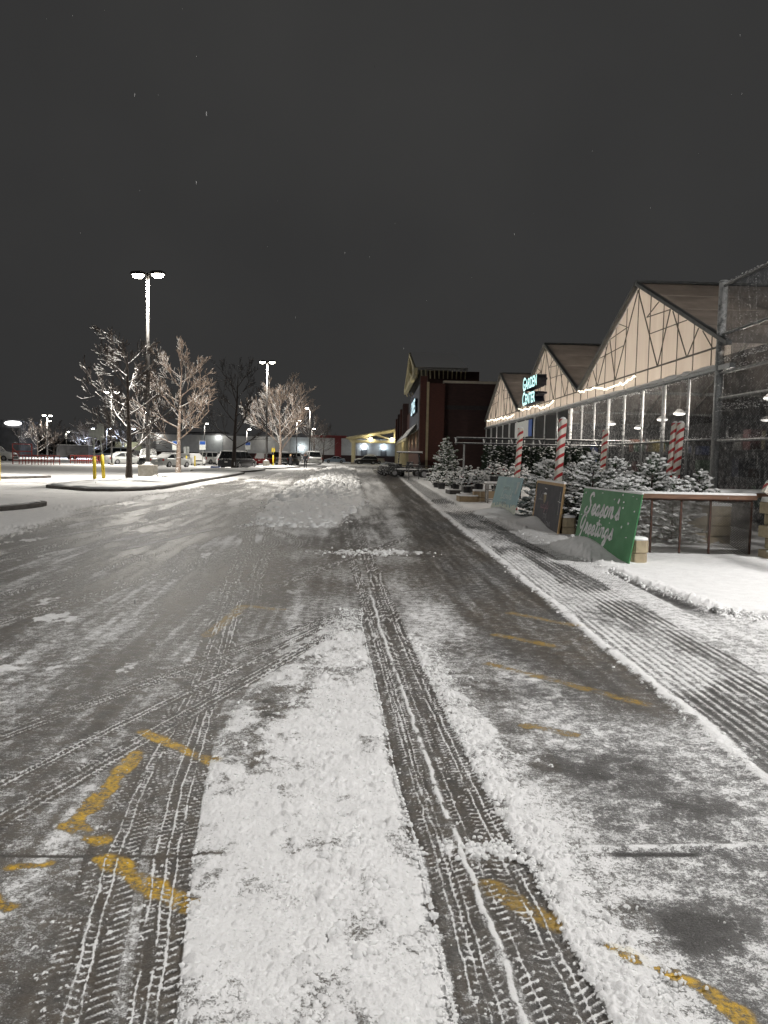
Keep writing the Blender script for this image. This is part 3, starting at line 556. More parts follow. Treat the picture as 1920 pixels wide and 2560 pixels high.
# ------------------------------------------------------------------ lamp posts
def lamp_post(x, y, h, label, heads=((0, 1),), power=2600, lens=None, base='round', col=(1, .95, .87), r=.095, spot=True, group='lot lamp posts'):
    t = thing('lamp_post', (x, y, 0), label, 'lamp post', group); lens = lens or lens_em
    b = MB()
    if base == 'box': b.loft([[(sx*.42, sy*.42, z) for sx, sy in ((-1, -1), (1, -1), (1, 1), (-1, 1))] for z in (0, .86)]+[[(sx*.40, sy*.40, .9) for sx, sy in ((-1, -1), (1, -1), (1, 1), (-1, 1))]]); bh = .9
    elif base == 'round': b.tube((0, 0, 0), (0, 0, .85), .40, .38, 16); bh = .85
    else: b.tube((0, 0, 0), (0, 0, .3), .2, .2, 10); bh = .3
    b.build('concrete_base', concrete, t)
    if base != 'thin': s = MB(); s.blob((0, 0, bh), (.36, .36, .09), 10, 5, .06); s.tube((0, 0, bh), (0, 0, bh+.16), .2, .15, 10); s.build('base_plate', blackm, t, True)
    p = MB(); p.tube((0, 0, bh), (0, 0, h), r*1.25, r*.8, 10); p.build('pole', darkpole, t, True)
    for i, (ang, lit) in enumerate(heads):
        dx, dy = math.cos(ang), math.sin(ang); hd = MB(); R = Matrix.Rotation(ang, 3, 'Z')
        hd.bar((0, 0, h-.08), (dx*.30, dy*.30, h-.04), .06, .08)
        rings = []
        for zz, a_, b_ in ((.16, .20, .12), (.12, .32, .2), (.0, .36, .24), (-.03, .36, .24)):
            rings.append([tuple(R @ Vector((.56+sx*a_, sy*b_, h-.05+zz))) for sx, sy in ((-1, -1), (1, -1), (1, 1), (-1, 1))])
        hd.loft(rings); ho = hd.build('lamp_head', darkpole, t)
        c = R @ Vector((.56, 0, h-.085)); ln = MB(); ln.blob(tuple(c), (.33, .23, .19), 12, 6); ln.build('lens', lens, ho, True)
        if lit and power: lamp('AREA', 'lamp_light', ho, (c.x, c.y, c.z-.22), power, col, .45)
    return t
lamp_post(-12.36, 42.1, 11.15, 'tall lit lamp post on a square concrete block, nearest in the lot', ((PI*.93, 1), (-.12, 1)), 2250, base='box')
lamp_post(-12.75, 90.5, 12.4, 'second lit lamp post, just left of the standing people', ((PI, 1), (0, 1)), 1900)
lamp_post(-11.2, 131.5, 9.7, 'third lit lamp post along the drive, beyond the people', ((PI, 1),), 1500)
lamp_post(-12.4, -6.0, 11.2, 'lot lamp post beside the drive behind the viewer', ((PI, 1), (0, 1)), 1750, base='box', col=(1, .98, .955))
lamp_post(12.3, 5.4, 9.6, 'yard lamp post standing inside the tall mesh fence', ((PI*.98, 1),), 3250, col=(1, .98, .955), group='yard lamps')
FARL = [(-29.6, 87, 8.3, 'lit lamp post behind the nearest bare tree'), (-40.6, 136, 8.6, 'far lit lamp post between the two nearest bare trees'), (-39.3, 178, 8.5, 'far lit lamp post beyond the parked white cars'), (-25, 150, 6.5, 'far lit lamp post above the dark minivan'),
        (-15.3, 150, 8.4, 'far lit lamp post behind the wide pale tree'), (-15.7, 190, 8.3, 'farthest lit lamp post by the pale wall'), (-58.3, 138, 7.8, 'twin-headed lit lamp post at the far left'), (-63.5, 150, 7.3, 'dimmer lamp post just behind the twin-headed one'), (-81.7, 205, 6.6, 'small far lamp post above the black trailer')]
for i, (x, y, h, lb) in enumerate(FARL):
    lamp_post(x, y, h, lb, ((PI, 1), (0, 1)) if i in (0, 6) else ((0, 1),), 1000 if y < 160 else 700, lens_far, 'thin', (1, .95, .86), .08, group='far lot lamps')
for x, y, h, lb in ((-55.2, 150, 6.0, 'bluish lamp post left of the sign backs'), (-52, 150, 6.1, 'bluish lamp post right of the sign backs'), (-50.5, 160, 6.4, 'bluish lamp post behind the nearest tree trunk')):
    lamp_post(x, y, h, lb, ((0, 1),), 2600, lens_cool, 'thin', (.62, .74, 1), .08, group='bluish far lamps')

# ------------------------------------------------------------------ bare trees
def bare_tree(x, y, h, spread, seed, label, m, lean=0, first=.28, rise=.55, dens=1.0):
    rnd = random.Random(seed); t = thing('bare_tree', (x, y, 0), label, 'tree', 'bare trees in the lot', rnd.uniform(0, 6))
    tr = MB(); cr = MB()
    def limb(mb, p, d, l, r, n, sag, lvl):
        pts = [p]; seg = l/n
        for i in range(n):
            d = (d+Vector((rnd.uniform(-.11, .11), rnd.uniform(-.11, .11), sag))).normalized(); p = p+d*seg; pts.append(p)
        for i in range(n):
            a = r*(1-i/n*.62); b = r*(1-(i+1)/n*.62); mb.tube(pts[i], pts[i+1], max(a, .012), max(b, .010), 6 if lvl < 2 else (4 if lvl < 3 else 3), False)
        return pts, d
    tp = [Vector((0, 0, .05))]; d = Vector((lean, 0, 1)).normalized(); n = 9
    for i in range(n): d = (d+Vector((rnd.uniform(-.05, .05), rnd.uniform(-.05, .05), .12))).normalized(); tp.append(tp[-1]+d*(h*.86/n))
    r0 = .022*h
    for i in range(n): tr.tube(tp[i], tp[i+1], r0*(1-.88*i/n)*(1.25 if i == 0 else 1), r0*(1-.88*(i+1)/n), 8, False)
    def sub(pts, r, l, lvl):
        k = int((7, 5, 3)[lvl-1]*dens+rnd.random())
        for j in range(k):
            f = .18+.8*(j+rnd.random())/k; q = f*(len(pts)-1); i = min(int(q), len(pts)-2); p = pts[i].lerp(pts[i+1], q-i); dd = (pts[i+1]-pts[i]).normalized()
            side = dd.cross(Vector((rnd.uniform(-1, 1), rnd.uniform(-1, 1), rnd.uniform(-.3, 1)))).normalized(); nd = (dd*.85+side*rnd.uniform(.45, .75)+Vector((0, 0, .12))).normalized()
            ll = l*rnd.uniform(.42, .62)*(1.15-f*.55); rr = r*.42
            pp, _ = limb(cr, p, nd, ll, rr, 4 if lvl < 3 else 3, .05, lvl+1)
            if lvl < 3: sub(pp, rr, ll, lvl+1)
    nb = int(15*dens)
    for b in range(nb):
        f = first+(1-first)*((b+.3)/nb)**.9; q = f*n*.985; i = min(int(q), n-1); p = tp[i].lerp(tp[i+1], q-i); a = b*2.4+rnd.uniform(-.4, .4)
        up = rise*(.6+.9*f); d0 = Vector((math.cos(a), math.sin(a), up)).normalized(); l = spread*.5*(1.25-.75*f)*rnd.uniform(.85, 1.2)/max(.5, math.hypot(d0.x, d0.y))
        rr = r0*.34*(1.1-.7*f); pts, _ = limb(cr, p, d0, l, rr, 6, .045, 1); sub(pts, rr, l, 1)
    tr.build('trunk', m, t, True); cr.build('crown', m, t); return t
bare_tree(-12.5, 39.3, 7.6, 4.9, 4, 'nearest bare tree, snowy branches, left of the tall lamp post', pm('bark_near', (.07, .055, .045), (.04, .032, .028), 12, .95, bump=.5, snow=.03), .03, .22, .45)
bare_tree(-13.3, 52.2, 8.4, 6.4, 9, 'bare reddish tree just right of the tall lamp post', bark_warm, 0, .26, .42)
bare_tree(-13.6, 74.3, 10.4, 6.4, 14, 'dim dark bare tree in front of the dark minivan', pm('bark_dim', (.06, .048, .042), (.04, .03, .028), 12, .95, bump=.4, snow=.12), 0, .2, .7, .85)
bare_tree(-12.3, 99.5, 9.6, 8.6, 23, 'wide pale bare tree right of the second lamp post', bark_warm, 0, .22, .75, 1.15)
bare_tree(-10.8, 137, 8.2, 6.8, 31, 'small bare tree beyond the people, by the third lamp post', bark, 0, .25, .6, .8)
bare_tree(-11.2, 165, 7.5, 6.5, 38, 'far bare tree in front of the pale shop wall', bark, 0, .25, .6, .7)
for i, (x, y, h, sp, lb) in enumerate(((-54.7, 132, 6.2, 6.0, 'far pale bare tree beside the twin-headed lamp post'), (-61, 140, 5.6, 7.0, 'far bare tree left of the twin-headed lamp post'), (-47.5, 135, 5.4, 6.5, 'far bare tree lit bluish, left of the sign backs'), (-53.5, 146, 6.6, 7.5, 'tall bare tree lit blue-white behind the sign backs'), (-49, 150, 6.6, 7.0, 'bare tree lit blue-white behind the nearest trunk'), (-57, 153, 6.2, 6.5, 'farthest bare tree lit bluish, by the black trailer'))):
    bare_tree(x, y, h, sp, 50+i, lb, bark, 0, .2, .6, .8)

# far dark wood behind the lot: reads as one mass
rnd = random.Random(5); w_ = MB()
for i in range(340):
    x = rnd.uniform(-190, -30); y = rnd.uniform(238, 300); h = rnd.uniform(3.5, 7.5)
    for k in range(7):
        a = rnd.uniform(0, 6.3); w_.bar((x, y, rnd.uniform(0, h*.4)), (x+math.cos(a)*2.6, y+math.sin(a)*2.6, h*rnd.uniform(.6, 1)), rnd.uniform(.15, .5))
o = w_.build('distant_wood', pm('far_twigs', (.035, .034, .034), (.022, .022, .022), .3, 1)); tag(o, 'dark leafless wood on the horizon behind the lot', 'trees', None, 'stuff')

# ------------------------------------------------------------------ small lot furniture
def bollard(x, y, h, tx, ty, label, sign=None):
    t = thing('bollard', (x, y, 0), label, 'bollard', 'yellow posts in the lot'); b = MB(); b.tube((0, 0, 0), (tx*h, ty*h, h), .085, .085, 12); b.blob((tx*h, ty*h, h), (.085, .085, .04), 12, 4); b.build('post', yellowp, t, True)
    if sign:
        s = MB(); s.bar((tx*h, ty*h, h), (tx*(h+1.6), ty*(h+1.6), h+sign[2]), .05); s.build('sign_post', signback, t)
        p = MB(); p.box((tx*(h+1.2), ty*(h+1.2)+.04, h+sign[2]-sign[1]/2), (sign[0], .012, sign[1])); p.build('sign_panel', signback if len(sign) < 4 else sign[3], t)
    return t
bollard(-13.72, 37.9, 1.32, -.02, 0, 'yellow post with small sign back, left of the tilted pair', (.5, .42, 1.35))
bollard(-13.50, 38.55, 1.40, -.07, 0, 'leaning yellow post with tall sign back beside the nearest tree', (.36, .8, 1.55))
bollard(-18.45, 38.0, 1.35, -.02, 0, 'yellow post cut by the left edge of the picture')
bollard(-12.2, 92.4, 1.5, 0, 0, 'yellow post between the second lamp post and the wide pale tree', (.4, .5, .9, yellowp))
bollard(-21.6, 88.5, 1.25, 0, 0, 'left yellow sign post behind the white parked cars', (.62, .85, 1.05, signwhite))
bollard(-20.7, 88.8, 1.25, 0, 0, 'right yellow sign post behind the white parked cars')
def lot_sign(x, y, h, label):
    t = thing('parking_sign', (x, y, 0), label, 'sign', 'white and blue lot signs'); b = MB(); b.bar((0, 0, 0), (0, 0, h), .06); b.build('post', signback, t)
    p = MB(); p.box((0, -.05, h-.55), (.75, .02, 1.1)); q = p.build('panel', signwhite, t); c = MB(); c.box((0, -.064, h-.25), (.67, .006, .42)); c.build('blue_field', signblue, q)
lot_sign(-24.0, 93, 3.0, 'white and blue parking sign left of the second bare tree'); lot_sign(-21.2, 95, 3.1, 'white and blue parking sign right of the second bare tree'); lot_sign(-17.8, 108, 3.3, 'white and blue parking sign behind the dark minivan')
def wheel_stop(x, y, label):
    t = thing('wheel_stop', (x, y, 0), label, 'wheel stop', 'blue wheel stops'); b = MB(); b.loft([[(s*.5, -.14, 0), (s*.5, .14, 0), (s*.48, .10, .22), (s*.48, -.10, .22)] for s in (-1, 1)]); b.build('block', signblue, t)
    s = MB(); s.blob((0, 0, .24), (.48, .13, .09), 10, 5, .05); s.build('snow_cap', snow_m, t, True)
wheel_stop(-17.1, 82.7, 'blue wheel stop with snow cap left of the dark minivan'); wheel_stop(-13.6, 83.5, 'blue wheel stop to the right of the dark minivan')
# concrete post base with snow heap by the kerb
for x, y, lb in ((-11.55, 41.6, 'heap of crusted snow beside the square concrete block'), (-12.6, 73.5, 'heap of snow at the foot of the dark tree')):
    m = MB(); rr = random.Random(3)
    for i in range(26): m.blob((rr.gauss(0, .35), rr.gauss(0, .2), .2+rr.random()*.12), (.12*rr.uniform(.5, 1.3), .12, .1), 6, 4, .2, rr)
    o = m.build('snow_heap', snow_m, None, True, (x, y, 0)); tag(o, lb, 'snow heap', 'snow heaps on the islands')
corralm = pm('corral_red', (.30, .04, .03), (.20, .03, .025), 8, .6)
def corral(x, y, w, label, hoop):
    t = thing('cart_corral', (x, y, 0), label, 'cart corral', 'red cart corrals'); r = MB(); n = 7
    for yy in (0, 2.2):
        for z in (.45, 1.0): 
            k = MB(); k.tube((0, yy, z), (w, yy, z), .045, n=6); k.build('rail', corralm, t)
        for i in range(n): k = MB(); k.tube((w*i/(n-1), yy, 0), (w*i/(n-1), yy, 1.0), .042, n=6); k.build('upright', corralm, t)
    if hoop:
        for xx in (0, w*.5): k = MB(); k.tube((xx, 0, 0), (xx, 0, 2.15), .055, n=6); k.build('hoop_post', corralm, t)
        for z in (2.15, 1.4): k = MB(); k.tube((0, 0, z), (w*.5, 0, z), .05, n=6); k.build('hoop_bar', corralm, t)
        k = MB(); k.tube((0, 0, 1.7), (w*.17, 0, 1.1), .05, n=6); k.build('brace', corralm, t)
corral(-37.2, 79.6, 3.9, 'red pipe cart corral with a tall hoop frame at the left', True); corral(-36.0, 91.5, 3.2, 'low red pipe cart corral left of the white sedan', False)

# ------------------------------------------------------------------ vehicles (front = local +Y)
def paint(name, c): return pm('car_paint_'+name, c, tuple(x*.85 for x in c), 3, .3, .1, snow=.12)
KIND = {  # length, width, body top profile (y, z), glass (base rear, base front, roof rear, roof front, z belt, z roof)
 'sedan': (4.75, 1.84, [(-2.37, .62, .88), (-2.3, .95, .95), (-1.5, 1.0, 1), (.95, .97, 1), (1.9, .86, .98), (2.3, .72, .9), (2.37, .55, .84)], (-1.75, 1.0, -.85, .2, .98, 1.46)),
 'suv': (4.7, 1.9, [(-2.35, .7, .93), (-2.3, 1.08, .97), (.9, 1.10, 1), (1.6, 1.08, 1), (2.2, .98, .95), (2.35, .7, .88)], (-2.28, .95, -1.95, .25, 1.08, 1.74)),
 'van': (5.1, 1.96, [(-2.55, .7, .94), (-2.5, 1.05, .98), (1.3, 1.08, 1), (2.1, .95, .98), (2.45, .8, .92), (2.55, .6, .86)], (-2.48, 1.55, -2.2, .55, 1.05, 1.80)),
 'pickup': (5.6, 2.0, [(-2.8, .75, .96), (-2.75, 1.15, .98), (1.0, 1.18, 1), (1.6, 1.16, 1), (2.5, 1.1, .97), (2.75, .95, .93), (2.8, .6, .9)], (-1.0, 1.25, -.75, .65, 1.16, 1.88)),
}
def car(kind, x, y, rz, colr, label, snow=1.0, sc=1.0, name='parked_car', cat='car', grp='vehicles parked in the lot'):
    Ln, Wd, prof, gl = KIND[kind]; hw = Wd/2; t = thing(name, (x, y, .02), label, cat, grp, rz); t.scale = (sc, sc, sc); pm_ = paint(*colr)
    zb = .26 if kind in ('suv', 'pickup') else .2
    b = MB(); R = []
    for yy, zt, wf in prof:
        w = hw*wf; R.append([(-w*.9, yy, zb), (-w, yy, zb+.16), (-w*1.0, yy, zt*.62), (-w*.97, yy, zt-.1), (-w*.86, yy, zt), (w*.86, yy, zt), (w*.97, yy, zt-.1), (w, yy, zt*.62), (w, yy, zb+.16), (w*.9, yy, zb)])
    b.loft(R); body = b.build('body', pm_, t, True)
    br, bf, rr, rf, zbelt, zr = gl; wb = hw*.9; wt = hw*.72
    g = MB(); ring = lambda y0, z, w: [(-w, y0, z), (w, y0, z)]
    base = [(-wb, br, zbelt), (wb, br, zbelt), (wb, bf, zbelt), (-wb, bf, zbelt)]; top = [(-wt, rr, zr-.05), (wt, rr, zr-.05), (wt, rf, zr-.05), (-wt, rf, zr-.05)]
    g.loft([base, top]); gh = g.build('windows', glassm, t)
    r = MB(); r.loft([[(-wt*1.03, rr-.06, zr-.06), (wt*1.03, rr-.06, zr-.06), (wt*1.03, rf+.04, zr-.06), (-wt*1.03, rf+.04, zr-.06)], [(-wt*.9, rr+.05, zr), (wt*.9, rr+.05, zr), (wt*.9, rf-.1, zr), (-wt*.9, rf-.1, zr)]]); r.build('roof', pm_, t)
    for a, c in zip(base, top):
        p = MB(); p.bar(a, c, .09, .07); p.build('pillar', pm_, t)
    for s in (-1, 1):
        for ym in ([(rr+rf)/2] if kind != 'van' else [rr*.45, rf*.2]):
            p = MB(); p.bar((s*wb*1.005, ym-.05, zbelt), (s*wt*1.01, ym, zr-.04), .10, .05); p.build('pillar', pm_, t)
        p = MB(); p.box((s*(hw+.10), bf-.35, zbelt+.07), (.18, .10, .13)); p.build('mirror', pm_, t)
        d = MB(); d.box((s*hw*.90, -Ln/2+.06, zbelt*.80), (.20 if kind != 'van' else .14, .06, .16 if kind == 'sedan' else .34)); d.build('tail_light', redl, t)
        d = MB(); d.box((s*hw*.72, Ln/2-.09, zbelt*.70), (.36, .10, .15)); d.build('headlight', headl, t)
    d = MB(); d.box((0, Ln/2-.02, zb+.22), (Wd*.86, .10, .20)); d.build('front_bumper', blackm if kind == 'pickup' else pm_, t)
    d = MB(); d.box((0, Ln/2-.0, zbelt*.62), (Wd*.46, .05, .16)); d.build('grille', tyrem, t)
    d = MB(); d.box((0, -Ln/2+.02, zb+.24), (Wd*.88, .10, .18)); d.build('rear_bumper', chrome if kind == 'pickup' else pm_, t)
    d = MB(); d.box((0, -Ln/2-.01, zbelt*.66), (.32, .03, .15)); d.build('number_plate', whitep, t)
    if kind == 'pickup':
        d = MB(); d.box((0, -1.88, 1.165), (Wd*.8, 1.5, .02)); d.build('bed_floor', inner_dk, t)
    wr = .33 if kind in ('sedan',) else .37
    for s in (-1, 1):
        for yy in (-Ln*.305, Ln*.31):
            w = MB(); w.tube((s*(hw-.20), yy, wr), (s*(hw+.012), yy, wr), wr, wr, 18); wo = w.build('wheel', tyrem, t); c = MB(); c.tube((s*(hw+.005), yy, wr), (s*(hw+.022), yy, wr), wr*.62, wr*.58, 12); c.build('rim', rimm, wo)
    if snow > 0:
        s_ = MB(); th = .10*snow
        def cap(x0, x1, y0, y1, z, z1=None):
            z1 = z if z1 is None else z1
            s_.loft([[(x0, y0, z-.01), (x1, y0, z-.01), (x1, y1, z1-.01), (x0, y1, z1-.01)], [(x0-.01, y0-.01, z+th*.6), (x1+.01, y0-.01, z+th*.6), (x1+.01, y1+.01, z1+th*.6), (x0-.01, y1+.01, z1+th*.6)], [(x0*.8, y0*.9+y1*.1, z+th), (x1*.8, y0*.9+y1*.1, z+th), (x1*.8, y1*.9+y0*.1, z1+th), (x0*.8, y1*.9+y0*.1, z1+th)]])
        cap(-wt*.98, wt*.98, rr, rf, zr); 
        if snow > .5: cap(-hw*.84, hw*.84, bf+.08, Ln/2-.18, zbelt-.0, prof[-2][1]+.02)
        if kind == 'sedan' and snow > .5: cap(-hw*.82, hw*.82, -Ln/2+.12, br-.02, .955, 1.0)
        if snow > .9:   # packed on the sloping rear screen and the windscreen
            for (ya, za, yb, zb_) in ((br, zbelt, rr, zr-.05), (bf, zbelt, rf, zr-.05)):
                sg = -1 if ya < 0 else 1
                s_.loft([[(-wb*.86, ya+sg*.012, za), (wb*.86, ya+sg*.012, za), (wt*.9, yb+sg*.012, zb_), (-wt*.9, yb+sg*.012, zb_)], [(-wb*.82, ya+sg*.05, za+.04), (wb*.82, ya+sg*.05, za+.04), (wt*.86, yb+sg*.05, zb_+.04), (-wt*.86, yb+sg*.05, zb_+.04)]])
        s_.build('snow_cover', snow_m, t, False)
    return t
WHT = ('white', (.62, .62, .60)); SIL = ('silver', (.40, .41, .40)); BLK = ('black', (.012, .012, .014)); GRY = ('grey', (.06, .06, .065)); RED = ('red', (.28, .02, .02)); BLU = ('pale_blue', (.35, .45, .55)); GRN = ('dark_green', (.05, .06, .055))
car('sedan', -30.4, 94, -.75, SIL, 'snow-covered silver sedan seen from behind, left of the nearest tree')
car('pickup', -25.6, 87.5, PI+.25, BLK, 'black pickup with snowy roof half hidden by the tall lamp post', .6, cat='pickup', name='parked_pickup')
car('sedan', -22.0, 83.5, -.42, SIL, 'snow-covered silver sedan right of the tall lamp post, rear towards us')
car('sedan', -23.2, 99.5, PI+.45, WHT, 'white sedan nose-on under snow behind the second bare tree')
car('suv', -23.6, 112, -.5, WHT, 'white SUV with dark rear window behind the white sedan', .8)
car('sedan', -27.5, 112, PI-.3, WHT, 'snow-covered car in the row behind, roof showing')
car('sedan', -20.4, 103.5, PI+.2, WHT, 'white car half hidden left of the dark minivan')
car('van', -14.7, 82.8, -.30, GRY, 'dark grey minivan seen from behind, behind the dim dark tree', .35, 1.04, 'parked_minivan', 'minivan')
car('suv', -15.9, 113.5, -.35, RED, 'red SUV with snowy roof left of the second lamp post', 1)
car('pickup', -12.9, 114, -.22, GRN, 'dark pickup with tailgate towards us behind the standing people', .7, cat='pickup', name='parked_pickup')
car('van', -15.2, 126, -.2, WHT, 'white van behind the dark pickup', .6, 1.15, 'parked_van', 'van')
car('van', -11.0, 133, .3, WHT, 'white van right of the wide pale tree', .6, 1.25, 'parked_van', 'van')
car('suv', -1.9, 158, PI/2+.12, BLK, 'black SUV with snowy bonnet, side-on before the yellow canopy', .9)
car('pickup', -1.0, 166, PI/2, WHT, 'white pickup behind the black SUV under the canopy', 1, 1.08, cat='pickup', name='parked_pickup')
car('sedan', -9.2, 176, PI/2+.1, BLU, 'pale blue sedan side-on left of the canopy column', .6)
car('pickup', -18.5, 182, PI/2, WHT, 'far white pickup behind the bare trees, left of the blue sedan', 1, 1.1, cat='pickup', name='parked_pickup')
car('pickup', -50.6, 103, -PI/2, WHT, 'white pickup cut by the left edge of the picture', .7, cat='pickup', name='parked_pickup')
car('suv', -36.0, 118, PI-.3, RED, 'red SUV far behind the leaning yellow post', .9)
car('van', -41.0, 122, PI/2, BLU, 'pale delivery van far behind the yellow posts', .8, 1.2, 'parked_van', 'van')
car('sedan', -25.5, 122, .3, BLU, 'far bluish car behind the black pickup', 1)
t = thing('cargo_trailer', (-53.5, 138, 0), 'dark enclosed trailer far left under the bare trees', 'trailer'); b = MB(); b.box((0, 0, 1.45), (5.6, 2.2, 2.1)); b.build('box_body', greydk, t); s = MB(); s.box((0, 0, 2.56), (5.5, 2.1, .1)); s.build('snow_cover', snow_m, t)
for xx in (-.5, .4): w = MB(); w.tube((xx, -1.18, .38), (xx, -.95, .38), .38, n=16); w.build('wheel', tyrem, t)
f = MB(); f.box((-.05, -1.14, .86), (2.0, .12, .08)); f.build('mudguard', chrome, t)

# ------------------------------------------------------------------ two people on the drive
def person(x, y, rz, label, pose, hairmat, hgt=1.74, coat=False):
    t = thing('person', (x, y, .01), label, 'person', None, rz)
    me = bpy.data.meshes.new('body'); k = hgt/1.75
    V = [(0, 0, .96), (0, .01, 1.15), (0, .01, 1.34), (0, .01, 1.47), (0, .02, 1.56), (0, .03, 1.67),
         (-.10, 0, .90), (-.11, .02+pose['l'], .50), (-.12, pose['l']*1.2-.02, .09), (-.12, pose['l']*1.2+.13, .05),
         (.10, 0, .90), (.11, .02+pose['r'], .50), (.12, pose['r']*1.2-.02, .09), (.12, pose['r']*1.2+.13, .05),
         (-.20, .01, 1.43), (-.27, -.01, 1.16), pose['lh'], (.20, .01, 1.43), (.27, -.01, 1.16), pose['rh']]
    V += [tuple(Vector(pose['lh'])+Vector((.0, .03, -.09))), tuple(Vector(pose['rh'])+Vector((0, .03, -.09)))]
    E_ = [(0, 1), (1, 2), (2, 3), (3, 4), (4, 5), (0, 6), (6, 7), (7, 8), (8, 9), (0, 10), (10, 11), (11, 12), (12, 13), (3, 14), (14, 15), (15, 16), (3, 17), (17, 18), (18, 19), (16, 20), (19, 21)]
    Rd = [.17, .17, .19, .12, .065, .105, .105, .075, .055, .045, .105, .075, .055, .045, .085, .062, .045, .085, .062, .045, .03, .03]
    if coat: Rd[0] = .21; Rd[1] = .19; Rd[6] = Rd[10] = .14
    me.from_pydata([(a*k, b*k, c*k) for a, b, c in V], E_, []); ob = bpy.data.objects.new('body', me); COL.objects.link(ob)
    md = ob.modifiers.new('Skin', 'SKIN'); md.use_smooth_shade = True
    if not me.skin_vertices: 
        bpy.context.view_layer.objects.active = ob
    for i, sv in enumerate(me.skin_vertices[0].data): sv.radius = (Rd[i]*(1.15 if i < 3 else 1)*k, Rd[i]*(.72 if i < 3 else 1)*k); sv.use_root = (i == 0)
    ob.modifiers.new('Sub', 'SUBSURF').levels = 2
    dg = bpy.context.evaluated_depsgraph_get(); nm = bpy.data.meshes.new_from_object(ob.evaluated_get(dg)); bpy.data.objects.remove(ob)
    nm.materials.clear(); nm.materials.append(clothd); nm.materials.append(skinm)
    for p in nm.polygons:
        z = p.center.z/k; hand = min((p.center/k-Vector(pose['lh'])).length, (p.center/k-Vector(pose['rh'])).length) < .10 and z < min(pose['lh'][2], pose['rh'][2])+.02
        p.material_index = 1 if (z > 1.53 or hand) else 0; p.use_smooth = True
    link('body', nm, t)
    h = MB(); h.blob((0, .005*k, 1.70*k), (.115*k, .125*k, .10*k), 12, 8, .03); 
    if hairmat is hairb: h.blob((0, -.07*k, 1.58*k), (.11*k, .06*k, .14*k), 10, 6, .03)
    h.build('hair', hairmat, t, True)
    if coat: c = MB(); c.loft([[(math.cos(a)*r*k, math.sin(a)*r*.75*k, z*k) for a in np.linspace(0, 2*PI, 15)[:-1]] for z, r in ((.52, .27), (.75, .25), (1.0, .21), (1.1, .195))], caps=False); c.build('coat_skirt', clothd, t, True)
    f = MB(); f.blob((0, .125*k, 1.655*k), (.014, .022, .02), 6, 4)
    for s in (-1, 1): f.blob((s*.11*k, .03*k, 1.66*k), (.015, .025, .03), 6, 4)
    f.build('face_features', skinm, t, True)
person(-8.55, 94.5, .25, 'person in dark clothes standing on the drive, arms at their sides', dict(l=.02, r=-.03, lh=(-.30, .04, .90), rh=(.30, .04, .90)), hairk, 1.78)
person(-10.7, 97.8, -1.0, 'person with fair hair and long dark coat stepping along the drive', dict(l=.14, r=-.16, lh=(-.25, .22, 1.0), rh=(.26, .20, 1.02)), hairb, 1.68, True)

